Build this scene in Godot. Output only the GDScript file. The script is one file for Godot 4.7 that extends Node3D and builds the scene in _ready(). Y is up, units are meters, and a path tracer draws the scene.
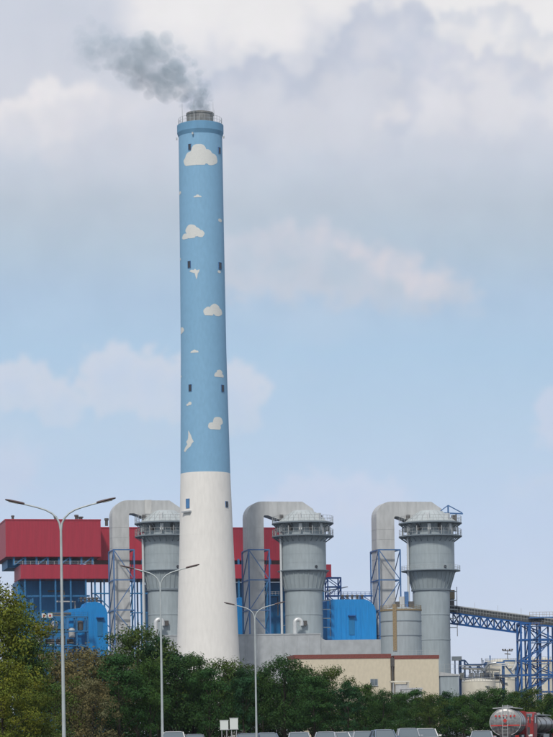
extends Node3D
# Power station with a painted chimney, seen through a long lens over a row of trees and cars.
const F := 2500.0        # focal length in photograph pixels
const CX := 276.5
const CY := 733.0        # eye level in the photograph
const EYE := 1.4
const YAW := 0.21        # the plant's long side runs away to the right
var roll := deg_to_rad(0.85)
var M := {}
var tex := {}
var unit_box: BoxMesh
var used := {}
var rng := RandomNumberGenerator.new()

# ---------------------------------------------------------------- helpers
func at(px: float, py: float, d: float) -> Vector3:
	var dx := px - CX
	var dy := CY - py
	var u := dx * cos(roll) + dy * sin(roll)
	var v := -dx * sin(roll) + dy * cos(roll)
	return Vector3(u * d / F, EYE + v * d / F, -d)

func base_at(px: float, py: float, d: float) -> Vector3:
	var p := at(px, py, d)
	return Vector3(p.x, 0, p.z)

func numbered(n: String) -> String:
	if not used.has(n):
		used[n] = 0
		return n
	used[n] += 1
	return "%s_%03d" % [n, used[n]]

func thing(called: String, label: String, category: String, where := Vector3.ZERO, turn := 0.0, group := "") -> Node3D:
	var o := Node3D.new()
	o.name = numbered(called)
	add_child(o)
	o.position = where
	o.rotation.y = turn
	o.set_meta("label", label)
	o.set_meta("category", category)
	if group != "":
		o.set_meta("group", group)
	return o

func copy_of(o: Node3D, where: Vector3, turn: float, s: Vector3, label: String, group: String) -> Node3D:
	var c: Node3D = o.duplicate()
	c.name = numbered(String(o.name).rstrip("_0123456789"))
	add_child(c)
	c.position = where
	c.rotation.y = turn
	c.scale = s
	c.set_meta("label", label)
	c.set_meta("group", group)
	return c

func part(parent: Node, called: String, mesh: Mesh, m: Material, where := Vector3.ZERO, turn := Vector3.ZERO) -> MeshInstance3D:
	var o := MeshInstance3D.new()
	o.name = called
	o.mesh = mesh
	o.material_override = m
	parent.add_child(o, true)
	o.position = where
	o.rotation = turn
	return o

func structure(called: String, mesh: Mesh, m: Material, where := Vector3.ZERO) -> MeshInstance3D:
	var o := part(self, called, mesh, m, where)
	o.set_meta("kind", "structure")
	return o

func boxm(w: float, h: float, d: float) -> BoxMesh:
	var b := BoxMesh.new()
	b.size = Vector3(w, h, d)
	return b

# box given by its lower centre
func bx(parent: Node, called: String, w: float, h: float, d: float, m: Material, low: Vector3, turn := 0.0) -> MeshInstance3D:
	return part(parent, called, boxm(w, h, d), m, low + Vector3(0, h / 2, 0), Vector3(0, turn, 0))

func beam(parent: Node, called: String, a: Vector3, b: Vector3, w: float, m: Material, h := 0.0) -> MeshInstance3D:
	var o := MeshInstance3D.new()
	o.name = called
	o.mesh = unit_box
	o.material_override = m
	parent.add_child(o, true)
	var z := (b - a).normalized()
	var up := Vector3.UP if absf(z.y) < 0.98 else Vector3.RIGHT
	var x := up.cross(z).normalized()
	var y := z.cross(x)
	o.transform = Transform3D(Basis(x * w, y * (h if h > 0.0 else w), z * a.distance_to(b)), (a + b) / 2)
	return o

func tri(st: SurfaceTool, a: Vector3, b: Vector3, c: Vector3, n: Vector3) -> void:
	# clockwise seen from the side n points to
	st.set_normal(n)
	if (b - a).cross(c - a).dot(n) > 0:
		st.add_vertex(a); st.add_vertex(c); st.add_vertex(b)
	else:
		st.add_vertex(a); st.add_vertex(b); st.add_vertex(c)

func quad(st: SurfaceTool, a: Vector3, b: Vector3, c: Vector3, d: Vector3) -> void:
	var n := (b - a).cross(d - a).normalized()
	tri(st, a, b, c, n)
	tri(st, a, c, d, n)

func smooth_quad(st: SurfaceTool, v: Array, n: Array) -> void:
	var face: Vector3 = (v[1] - v[0]).cross(v[2] - v[0]) + (v[2] - v[0]).cross(v[3] - v[0])
	var order := [0, 1, 2, 0, 2, 3]
	if face.dot(n[0] + n[1] + n[2] + n[3]) > 0:
		order = [0, 2, 1, 0, 3, 2]
	for q in order:
		st.set_normal(n[q])
		st.add_vertex(v[q])

func sbox(st: SurfaceTool, low: Vector3, high: Vector3) -> void:
	var p := []
	for i in 8:
		p.append(Vector3(high.x if i & 1 else low.x, high.y if i & 2 else low.y, high.z if i & 4 else low.z))
	for f in [[0, 2, 3, 1], [4, 5, 7, 6], [0, 4, 6, 2], [1, 3, 7, 5], [2, 6, 7, 3], [0, 1, 5, 4]]:
		quad(st, p[f[0]], p[f[1]], p[f[2]], p[f[3]])

func begin() -> SurfaceTool:
	var st := SurfaceTool.new()
	st.begin(Mesh.PRIMITIVE_TRIANGLES)
	return st

# surface of revolution; prof = [radius, height] pairs
func lathe(prof: Array, segs := 48, flat := false) -> ArrayMesh:
	var st := begin()
	for k in prof.size() - 1:
		var r0: float = prof[k][0]
		var y0: float = prof[k][1]
		var r1: float = prof[k + 1][0]
		var y1: float = prof[k + 1][1]
		var nr := y1 - y0
		var ny := r0 - r1
		var l := maxf(sqrt(nr * nr + ny * ny), 1e-6)
		nr /= l
		ny /= l
		for i in segs:
			var a0 := TAU * i / segs
			var a1 := TAU * (i + 1) / segs
			var p := [Vector3(sin(a0) * r0, y0, cos(a0) * r0), Vector3(sin(a1) * r0, y0, cos(a1) * r0), Vector3(sin(a1) * r1, y1, cos(a1) * r1), Vector3(sin(a0) * r1, y1, cos(a0) * r1)]
			var n := [Vector3(sin(a0) * nr, ny, cos(a0) * nr), Vector3(sin(a1) * nr, ny, cos(a1) * nr)]
			if flat:
				var am := (a0 + a1) / 2
				n = [Vector3(sin(am) * nr, ny, cos(am) * nr), Vector3(sin(am) * nr, ny, cos(am) * nr)]
			smooth_quad(st, p, [n[0], n[1], n[1], n[0]])
	return st.commit()

# extrude a polygon drawn in x,y along z, centred
func prism(poly: PackedVector2Array, depth: float) -> ArrayMesh:
	var st := begin()
	var t := Geometry2D.triangulate_polygon(poly)
	var h := depth / 2
	for i in range(0, t.size(), 3):
		var a := poly[t[i]]
		var b := poly[t[i + 1]]
		var c := poly[t[i + 2]]
		tri(st, Vector3(a.x, a.y, h), Vector3(b.x, b.y, h), Vector3(c.x, c.y, h), Vector3(0, 0, 1))
		tri(st, Vector3(a.x, a.y, -h), Vector3(b.x, b.y, -h), Vector3(c.x, c.y, -h), Vector3(0, 0, -1))
	var cw := Geometry2D.is_polygon_clockwise(poly)
	for i in poly.size():
		var a := poly[i]
		var b := poly[(i + 1) % poly.size()]
		var e := (b - a).normalized()
		var n := Vector3(e.y, -e.x, 0) if not cw else Vector3(-e.y, e.x, 0)
		tri(st, Vector3(a.x, a.y, -h), Vector3(b.x, b.y, -h), Vector3(b.x, b.y, h), n)
		tri(st, Vector3(a.x, a.y, -h), Vector3(b.x, b.y, h), Vector3(a.x, a.y, h), n)
	return st.commit()

func tube_into(st: SurfaceTool, pts: Array, r0: float, r1: float, segs := 8) -> void:
	var rings := []
	var dirs := []
	for i in pts.size():
		var d: Vector3 = (pts[mini(i + 1, pts.size() - 1)] - pts[maxi(i - 1, 0)]).normalized()
		var s := d.cross(Vector3.FORWARD if absf(d.z) < 0.9 else Vector3.UP).normalized()
		var t := d.cross(s)
		var r := lerpf(r0, r1, float(i) / maxi(pts.size() - 1, 1))
		var ring := []
		var nn := []
		for k in segs:
			var a := TAU * k / segs
			var n := s * cos(a) + t * sin(a)
			ring.append(pts[i] + n * r)
			nn.append(n)
		rings.append(ring)
		dirs.append(nn)
	for i in pts.size() - 1:
		for k in segs:
			var k2 := (k + 1) % segs
			var v := [rings[i][k], rings[i][k2], rings[i + 1][k2], rings[i + 1][k]]
			var n := [dirs[i][k], dirs[i][k2], dirs[i + 1][k2], dirs[i + 1][k]]
			smooth_quad(st, v, n)
	for e in [0, pts.size() - 1]:
		var n2: Vector3 = (pts[0] - pts[1]).normalized() if e == 0 else (pts[e] - pts[e - 1]).normalized()
		for k in range(1, segs - 1):
			tri(st, rings[e][0], rings[e][k], rings[e][k + 1], n2)

func tube(pts: Array, r0: float, r1 := -1.0, segs := 8) -> ArrayMesh:
	var st := begin()
	tube_into(st, pts, r0, r0 if r1 < 0 else r1, segs)
	return st.commit()

# rail of posts and two bars round a ring
func ring_railing(r: float, h: float, posts: int, t := 0.07) -> ArrayMesh:
	var st := begin()
	for i in posts:
		var a := TAU * i / posts
		var p := Vector3(sin(a) * r, 0, cos(a) * r)
		tube_into(st, [p, p + Vector3(0, h, 0)], t, t, 4)
	for y in [h * 0.5, h]:
		var ring := []
		for i in posts + 1:
			var a := TAU * i / posts
			ring.append(Vector3(sin(a) * r, y, cos(a) * r))
		tube_into(st, ring, t * 0.8, t * 0.8, 4)
	return st.commit()

func line_railing(l: float, h: float, step: float, t := 0.05) -> ArrayMesh:
	var st := begin()
	var n := int(ceil(l / step))
	for i in n + 1:
		var x := -l / 2 + l * i / n
		sbox(st, Vector3(x - t / 2, 0, -t / 2), Vector3(x + t / 2, h, t / 2))
	for y in [h * 0.5, h]:
		sbox(st, Vector3(-l / 2, y - t / 2, -t * 0.4), Vector3(l / 2, y + t / 2, t * 0.4))
	return st.commit()

# ---------------------------------------------------------------- materials
func noise_tex(key: String, freq: float, octaves: int, dark: float, light: float, size := 512, sd := 1) -> NoiseTexture2D:
	if tex.has(key):
		return tex[key]
	var n := FastNoiseLite.new()
	n.seed = sd
	n.noise_type = FastNoiseLite.TYPE_SIMPLEX_SMOOTH
	n.frequency = freq
	n.fractal_octaves = octaves
	var t := NoiseTexture2D.new()
	t.width = size
	t.height = size
	t.seamless = true
	t.noise = n
	var g := Gradient.new()
	g.set_color(0, Color(dark, dark, dark))
	g.set_color(1, Color(light, light, light))
	t.color_ramp = g
	tex[key] = t
	return t

func mat(key: String, lin: Color, rough := 0.7, metal := 0.0, noise := "", sc := Vector3.ONE) -> StandardMaterial3D:
	var m := StandardMaterial3D.new()
	m.resource_name = key
	m.albedo_color = lin.linear_to_srgb()
	m.roughness = rough
	m.metallic = metal
	if noise != "":
		m.albedo_texture = tex[noise]
		m.uv1_triplanar = true
		m.uv1_scale = sc
	M[key] = m
	return m

func make_materials() -> void:
	noise_tex("clean", 0.03, 6, 0.945, 1.0, 512, 5)
	noise_tex("soft", 0.012, 5, 0.88, 1.0, 512, 3)
	noise_tex("stain", 0.02, 6, 0.70, 1.0, 512, 7)
	noise_tex("strong", 0.02, 6, 0.5, 1.0, 512, 11)
	mat("chimney_white", Color(0.80, 0.78, 0.735), 0.85, 0, "clean", Vector3(0.05, 0.012, 0.05))
	mat("chimney_blue", Color(0.215, 0.42, 0.61), 0.75, 0, "clean", Vector3(0.05, 0.02, 0.05))
	mat("collar_blue", Color(0.15, 0.345, 0.54), 0.75, 0, "soft", Vector3(0.05, 0.02, 0.05))
	mat("mural_white", Color(0.68, 0.69, 0.66), 0.85, 0, "clean", Vector3(0.1, 0.1, 0.1))
	mat("liner", Color(0.27, 0.27, 0.26), 0.9, 0, "stain", Vector3(0.1, 0.03, 0.1))
	mat("dark", Color(0.03, 0.035, 0.045), 0.5)
	mat("window_blue", Color(0.06, 0.2, 0.42), 0.25)
	mat("tower_grey", Color(0.37, 0.43, 0.455), 0.55, 0, "soft", Vector3(0.12, 0.02, 0.12))
	mat("taper_grey", Color(0.36, 0.42, 0.445), 0.6, 0, "soft", Vector3(0.05, 0.03, 0.05))
	mat("dome_grey", Color(0.47, 0.515, 0.52), 0.55, 0.0, "soft", Vector3(0.05, 0.05, 0.05))
	mat("platform_grey", Color(0.19, 0.23, 0.26), 0.6, 0.2)
	mat("rail_grey", Color(0.42, 0.44, 0.44), 0.5, 0.3)
	mat("pipe_white", Color(0.62, 0.64, 0.64), 0.4, 0.3)
	mat("duct_grey", Color(0.53, 0.54, 0.535), 0.6, 0.1, "soft", Vector3(0.08, 0.02, 0.08))
	mat("duct_light", Color(0.62, 0.62, 0.6), 0.6, 0.1, "soft", Vector3(0.08, 0.02, 0.08))
	mat("steel_blue", Color(0.075, 0.20, 0.45), 0.5, 0.0, "stain", Vector3(0.2, 0.2, 0.2))
	mat("steel_bright", Color(0.010, 0.125, 0.42), 0.5, 0.0, "stain", Vector3(0.2, 0.2, 0.2))
	mat("steel_teal", Color(0.025, 0.19, 0.42), 0.5, 0.0, "stain", Vector3(0.2, 0.2, 0.2))
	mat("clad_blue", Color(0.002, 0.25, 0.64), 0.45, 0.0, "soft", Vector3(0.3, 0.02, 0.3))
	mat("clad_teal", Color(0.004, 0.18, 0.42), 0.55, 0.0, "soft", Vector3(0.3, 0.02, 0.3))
	mat("red", Color(0.39, 0.018, 0.042), 0.55, 0.0, "soft", Vector3(0.3, 0.012, 0.3))
	mat("concrete", Color(0.45, 0.48, 0.50), 0.9, 0, "soft", Vector3(0.05, 0.035, 0.05))
	mat("beige", Color(0.63, 0.56, 0.42), 0.85, 0, "clean", Vector3(0.06, 0.03, 0.06))
	mat("brick_red", Color(0.27, 0.075, 0.055), 0.85, 0, "stain", Vector3(0.2, 0.2, 0.2))
	mat("cream", Color(0.76, 0.72, 0.60), 0.6, 0, "soft", Vector3(0.05, 0.02, 0.05))
	mat("tan", Color(0.35, 0.27, 0.15), 0.7, 0, "stain", Vector3(0.2, 0.2, 0.2))
	mat("equipment", Color(0.16, 0.15, 0.14), 0.7, 0.1, "strong", Vector3(0.3, 0.3, 0.3))
	mat("belt_grey", Color(0.11, 0.12, 0.125), 0.7, 0, "stain", Vector3(0.2, 0.2, 0.2))
	mat("lamp_pole", Color(0.50, 0.55, 0.56), 0.5, 0.2, "soft", Vector3(1, 0.3, 1))
	mat("lamp_head", Color(0.12, 0.085, 0.085), 0.5, 0.2)
	mat("lamp_lens", Color(0.4, 0.4, 0.38), 0.2)
	mat("bark", Color(0.075, 0.06, 0.045), 0.9, 0, "strong", Vector3(2, 0.5, 2))
	mat("sign_white", Color(0.62, 0.66, 0.63), 0.5)
	mat("sign_red", Color(0.4, 0.05, 0.05), 0.5)
	mat("tyre", Color(0.02, 0.02, 0.02), 0.9)
	mat("rim", Color(0.4, 0.4, 0.41), 0.35, 0.8)
	mat("glass", Color(0.12, 0.15, 0.17), 0.06)  # base colour lifted to blue-grey, painting in the sky's reflection
	mat("lamp_glass", Color(0.7, 0.7, 0.7), 0.1)
	mat("tail_red", Color(0.35, 0.02, 0.015), 0.2)
	mat("tank_steel", Color(0.46, 0.46, 0.45), 0.38, 0.75, "stain", Vector3(0.6, 0.3, 0.6))
	mat("truck_red", Color(0.36, 0.03, 0.03), 0.5, 0, "stain", Vector3(0.6, 0.6, 0.6))
	mat("print_red", Color(0.45, 0.04, 0.035), 0.5)
	mat("print_dark", Color(0.05, 0.05, 0.055), 0.5)
	mat("asphalt", Color(0.055, 0.055, 0.057), 0.9, 0, "strong", Vector3(0.3, 0.3, 0.3))
	mat("paving", Color(0.12, 0.12, 0.115), 0.9, 0, "strong", Vector3(0.05, 0.05, 0.05))
	mat("kerb", Color(0.3, 0.3, 0.29), 0.9, 0, "stain", Vector3(1, 1, 1))
	mat("paint", Color(0.7, 0.7, 0.68), 0.7, 0, "stain", Vector3(1, 1, 1))
	mat("earth", Color(0.07, 0.08, 0.04), 1.0, 0, "strong", Vector3(0.03, 0.03, 0.03))
	var leaf := mat("leaf", Color(1, 1, 1), 0.85)
	leaf.metallic_specular = 0.2
	leaf.vertex_color_use_as_albedo = true
	leaf.backlight_enabled = true
	leaf.backlight = Color(0.12, 0.16, 0.05)
	leaf.cull_mode = BaseMaterial3D.CULL_DISABLED

# ---------------------------------------------------------------- sky
func c8(r: float, g: float, b: float) -> Color:
	return Color(r / 255.0, g / 255.0, b / 255.0)

func stops(py: float) -> Color:
	var s := [[-2500.0, c8(196, 203, 217)], [-500.0, c8(202, 208, 220)], [0.0, c8(203, 209, 222)], [110.0, c8(211, 214, 224)], [165.0, c8(200, 208, 221)], [205.0, c8(187, 199, 213)], [250.0, c8(182, 199, 216)], [300.0, c8(177, 200, 224)], [350.0, c8(177, 204, 229)], [430.0, c8(186, 209, 232)], [520.0, c8(197, 214, 238)], [640.0, c8(208, 219, 238)], [740.0, c8(213, 221, 236)], [9000.0, c8(200, 208, 220)]]
	for i in s.size() - 1:
		if py <= s[i + 1][0]:
			var t := clampf((py - s[i][0]) / (s[i + 1][0] - s[i][0]), 0, 1)
			return s[i][1].lerp(s[i + 1][1], t)
	return s[-1][1]

func build_sky() -> Texture2D:
	var n := FastNoiseLite.new()
	n.seed = 21
	n.noise_type = FastNoiseLite.TYPE_SIMPLEX_SMOOTH
	n.frequency = 1.0
	n.fractal_octaves = 6
	var W := 4096
	var Hh := 2048
	var groups := [
		# bright cloud far behind, along the top
		{"c": [[190, -20, 75], [260, -5, 70], [330, -30, 60], [460, -20, 80], [545, -15, 70]], "rim": c8(236, 234, 236), "body": c8(240, 238, 238), "soft": 26.0, "rw": 40.0, "f0": 40.0, "f1": 95.0, "a": 0.9},
		# white streak at the left
		{"c": [[52, 112, 30], [20, 130, 34], [82, 110, 26], [-15, 150, 40]], "rim": c8(240, 236, 237), "body": c8(224, 224, 230), "soft": 6.0, "rw": 26.0, "f0": 105.0, "f1": 170.0, "a": 0.85},
		{"c": [[105, 150, 58], [165, 145, 60], [140, 180, 60]], "rim": c8(220, 220, 227), "body": c8(208, 212, 223), "soft": 14.0, "rw": 40.0, "f0": 120.0, "f1": 200.0, "a": 0.8},
		# grey clouds in front of it
		{"c": [[263, 104, 46], [228, 108, 40], [300, 130, 52], [345, 96, 46], [376, 66, 52], [408, 40, 32], [352, 120, 60]], "rim": c8(193, 200, 216), "body": c8(211, 214, 224), "soft": 3.0, "rw": 34.0, "f0": 90.0, "f1": 190.0, "a": 0.9},
		{"c": [[372, 40, 34], [404, 26, 26], [430, 58, 30]], "rim": c8(195, 202, 218), "body": c8(214, 216, 226), "soft": 3.0, "rw": 26.0, "f0": 50.0, "f1": 110.0, "a": 0.7},
		{"c": [[452, 26, 20], [478, 32, 22], [503, 26, 20], [528, 46, 20], [485, 60, 40], [550, 55, 26]], "rim": c8(211, 215, 225), "body": c8(232, 231, 233), "soft": 2.5, "rw": 20.0, "f0": 40.0, "f1": 110.0, "a": 0.9},
		{"c": [[460, 68, 22], [486, 78, 26], [520, 82, 28], [500, 110, 46], [555, 100, 40], [440, 110, 40]], "rim": c8(206, 210, 223), "body": c8(224, 224, 230), "soft": 3.0, "rw": 24.0, "f0": 95.0, "f1": 170.0, "a": 0.85},
		{"c": [[512, 70, 10], [527, 84, 12], [540, 92, 9]], "rim": c8(206, 211, 224), "body": c8(203, 209, 223), "soft": 9.0, "rw": 10.0, "f0": 400.0, "f1": 500.0, "a": 0.7},
		{"c": [[394, 112, 9], [386, 117, 8]], "rim": c8(228, 226, 230), "body": c8(228, 226, 230), "soft": 8.0, "rw": 10.0, "f0": 400.0, "f1": 500.0, "a": 0.7},
		# the low lens of cloud with a bright upper edge
		{"c": [[285, 264, 37], [245, 264, 34], [340, 270, 40], [392, 282, 36], [436, 292, 27], [464, 297, 15]], "rim": c8(203, 208, 220), "body": c8(189, 202, 217), "soft": 12.0, "rw": 40.0, "f0": 286.0, "f1": 326.0, "a": 0.85},
		{"c": [[268, 231, 6], [290, 229, 8], [315, 233, 9], [340, 243, 10], [362, 252, 12], [386, 264, 15], [410, 277, 18], [434, 289, 18]], "rim": c8(208, 210, 221), "body": c8(216, 214, 222), "soft": 10.0, "rw": 12.0, "f0": 280.0, "f1": 312.0, "a": 0.8},
		# low cumulus at the left and behind the plant
		{"c": [[18, 386, 30], [-20, 395, 34], [58, 405, 26], [112, 378, 36], [150, 384, 34], [190, 392, 36], [232, 398, 34]], "rim": c8(211, 217, 230), "body": c8(201, 213, 232), "soft": 5.0, "rw": 34.0, "f0": 375.0, "f1": 470.0, "a": 0.85},
		{"c": [[10, 470, 26], [-15, 480, 30]], "rim": c8(205, 213, 232), "body": c8(200, 212, 233), "soft": 16.0, "rw": 30.0, "f0": 480.0, "f1": 530.0, "a": 0.6},
		{"c": [[320, 502, 30], [352, 500, 28], [385, 512, 26], [290, 515, 26]], "rim": c8(208, 217, 236), "body": c8(202, 214, 236), "soft": 8.0, "rw": 30.0, "f0": 510.0, "f1": 580.0, "a": 0.75},
		{"c": [[556, 405, 17], [570, 420, 30], [545, 495, 24], [520, 500, 20]], "rim": c8(209, 215, 232), "body": c8(203, 213, 233), "soft": 8.0, "rw": 20.0, "f0": 430.0, "f1": 530.0, "a": 0.7},
	]
	# everywhere: the same bands of cloud and blue, broken by noise
	for g in groups:
		var box := Rect2(g["c"][0][0], g["c"][0][1], 0, 0)
		for k in g["c"]:
			box = box.merge(Rect2(k[0] - k[2], k[1] - k[2], 2 * k[2], 2 * k[2]))
		g["box"] = box.grow(g["soft"] + 1.0)
	var low := Image.create(768, 384, false, Image.FORMAT_RGB8)
	low.fill(c8(206, 215, 230))
	for j in 200:
		for i in 768:
			low.set_pixel(i, j, sky_at(((i + 0.5) / 768 - 0.5) * TAU, (0.5 - (j + 0.5) / 384) * PI, n, []))
	low.resize(W, Hh, Image.INTERPOLATE_CUBIC)
	# the part in front at the texture's full fineness
	var half_w := 190
	var top := 640
	for j in range(Hh / 2 - top / 2 - 80, Hh / 2 + 12):
		for i in range(W / 2 - half_w, W / 2 + half_w):
			low.set_pixel(i, j, sky_at(((i + 0.5) / W - 0.5) * TAU, (0.5 - (j + 0.5) / Hh) * PI, n, groups))
	# a panorama begins at -z: bring the front to its edge
	var whole := Image.create(W, Hh, false, Image.FORMAT_RGB8)
	whole.blit_rect(low, Rect2i(W / 2, 0, W / 2, Hh), Vector2i(0, 0))
	whole.blit_rect(low, Rect2i(0, 0, W / 2, Hh), Vector2i(W / 2, 0))
	return ImageTexture.create_from_image(whole)

func sky_at(az: float, el: float, n: FastNoiseLite, groups: Array) -> Color:
	if el < -0.01:
		return c8(206, 215, 230)
	var dir := Vector3(sin(az) * cos(el), sin(el), -cos(az) * cos(el))
	var vv := F * tan(minf(el, 1.25)) / maxf(cos(az), 0.9) if absf(az) < 0.45 else F * tan(minf(el, 1.25)) / 0.9
	var uu := F * az if absf(az) > 0.45 else F * tan(az)
	var px := CX + uu * cos(roll) - vv * sin(roll)
	var py := CY - (uu * sin(roll) + vv * cos(roll))
	if absf(az) > 0.45:
		py = CY - vv
	# bands wander with direction; stronger away from the frame's own clouds
	var q := Vector3(dir.x * 3.2, dir.y * 9.0, dir.z * 3.2)
	var w1 := n.get_noise_3dv(q)
	var away := smoothstep(0.13, 0.3, absf(az)) if absf(el) < 0.5 else 1.0
	var c := stops(py + w1 * (10.0 + 110.0 * away))
	var w2 := n.get_noise_3dv(Vector3(dir.x * 7.0 + 5.0, dir.y * 16.0, dir.z * 7.0))
	var cover := smoothstep(0.02, 0.4, w2) * (0.15 + 0.55 * away)
	c = c.lerp(c8(222, 222, 229), cover * 0.7)
	# fine mottling of the cloud layers
	var w3 := n.get_noise_3dv(dir * 38.0)
	var mott := w3 * 0.018 * (1.0 if py < 330.0 else 0.35)
	c = Color(c.r + mott, c.g + mott * 0.95, c.b + mott * 0.8)
	if groups.is_empty():
		return c
	var wx := n.get_noise_2d(px / 46.0, py / 46.0) * 15.0 + n.get_noise_2d(px / 16.0 + 9.0, py / 16.0) * 9.0
	var wy := n.get_noise_2d(px / 46.0 + 31.0, py / 46.0 + 7.0) * 13.0 + n.get_noise_2d(px / 16.0 + 3.0, py / 16.0 + 40.0) * 9.0
	for g in groups:
		if not g["box"].has_point(Vector2(px + wx, py + wy)):
			continue
		var sd := 1e6
		for k in g["c"]:
			sd = minf(sd, Vector2(px + wx - k[0], py + wy - k[1]).length() - k[2])
		var soft: float = g["soft"]
		if sd > soft:
			continue
		var m: float = (1.0 - smoothstep(-soft, soft, sd)) * g["a"]
		m *= 1.0 - smoothstep(g["f0"], g["f1"], py + wy)
		var col: Color = g["rim"].lerp(g["body"], smoothstep(0.0, g["rw"], -sd))
		c = c.lerp(Color(col.r + mott, col.g + mott, col.b + mott), m)
	return c

func _ready() -> void:
	rng.seed = 4
	unit_box = BoxMesh.new()
	var cam := Camera3D.new()
	cam.name = "camera"
	cam.projection = Camera3D.PROJECTION_FRUSTUM
	cam.near = 1.0
	cam.far = 9000.0
	cam.size = 737.0 / F
	cam.frustum_offset = Vector2(0, (CY - 368.5) / F)
	cam.position = Vector3(0, EYE, 0)
	cam.rotation.z = -roll
	add_child(cam)
	cam.current = true
	var env := Environment.new()
	env.background_mode = Environment.BG_SKY
	var sky := Sky.new()
	var pano := PanoramaSkyMaterial.new()
	pano.panorama = build_sky()
	sky.sky_material = pano
	env.sky = sky
	env.background_energy_multiplier = 1.0
	env.tonemap_mode = Environment.TONE_MAPPER_LINEAR
	env.tonemap_exposure = 1.0
	env.volumetric_fog_enabled = true
	env.volumetric_fog_density = 0.0
	env.fog_enabled = true
	env.fog_density = 0.00005
	env.fog_light_color = Color(0.86, 0.92, 1.0)
	env.sdfgi_enabled = true
	env.ssao_enabled = true
	env.ssil_enabled = true
	var we := WorldEnvironment.new()
	we.name = "environment"
	we.environment = env
	add_child(we)
	var sun := DirectionalLight3D.new()
	sun.name = "sun"
	sun.light_energy = 0.8
	sun.light_color = Color(1.0, 0.975, 0.94)
	sun.light_angular_distance = 6.0
	sun.shadow_enabled = true
	sun.rotation = Vector3(deg_to_rad(-45), deg_to_rad(-14), 0)
	add_child(sun)
	make_materials()
	build_ground()
	build_chimney()
	build_smoke()
	build_red_halls()
	build_towers()
	build_low_buildings()
	build_conveyor()
	build_tank_farm()
	build_trees()
	build_lamps()
	build_vehicles()

# ---------------------------------------------------------------- ground
func build_ground() -> void:
	structure("ground", boxm(3600, 1.0, 3600), M.earth, Vector3(0, -0.52, -1500))
	structure("plant_yard", boxm(520, 0.5, 420), M.paving, Vector3(20, -0.254, -880))
	structure("road", boxm(420, 0.4, 43), M.asphalt, Vector3(0, -0.204, -194.5))
	for z in [-172.8, -216.2]:
		structure("kerb" if z > -200 else "far_kerb", boxm(420, 0.4, 0.3), M.kerb, Vector3(0, -0.08, z))
	var st := begin()
	for z in [-182.0, -200.0]:
		for i in 40:
			sbox(st, Vector3(-160 + i * 8, -0.002, z - 0.08), Vector3(-156 + i * 8, 0.004, z + 0.08))
	structure("forecourt", boxm(30, 0.4, 26), M.asphalt, Vector3(30, -0.2, -229.2))
	structure("lane_markings", st.commit(), M.paint)

# ---------------------------------------------------------------- chimney
const CHD := 800.0
const CH_ROWS := [[113.0, 21.7], [230.0, 22.1], [350.0, 22.75], [474.0, 24.9], [550.0, 27.2], [600.0, 29.3], [635.0, 30.5], [665.0, 31.6], [737.0, 35.0]]

func ch_r(py: float) -> float:
	for i in CH_ROWS.size() - 1:
		if py <= CH_ROWS[i + 1][0]:
			var t: float = (py - CH_ROWS[i][0]) / (CH_ROWS[i + 1][0] - CH_ROWS[i][0])
			return lerpf(CH_ROWS[i][1], CH_ROWS[i + 1][1], t) * CHD / F
	return CH_ROWS[-1][1] * CHD / F

func ch_h(py: float) -> float:
	return at(205, py, CHD).y

func ch_py(h: float) -> float:
	return 113.0 + (ch_h(113) - h) / (CHD / F) / cos(roll)

func ch_cx(py: float) -> float:
	return CX + (at(205, 330, CHD).x * F / CHD - (CY - py) * sin(roll)) / cos(roll) - (CX - 276.5)

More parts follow.
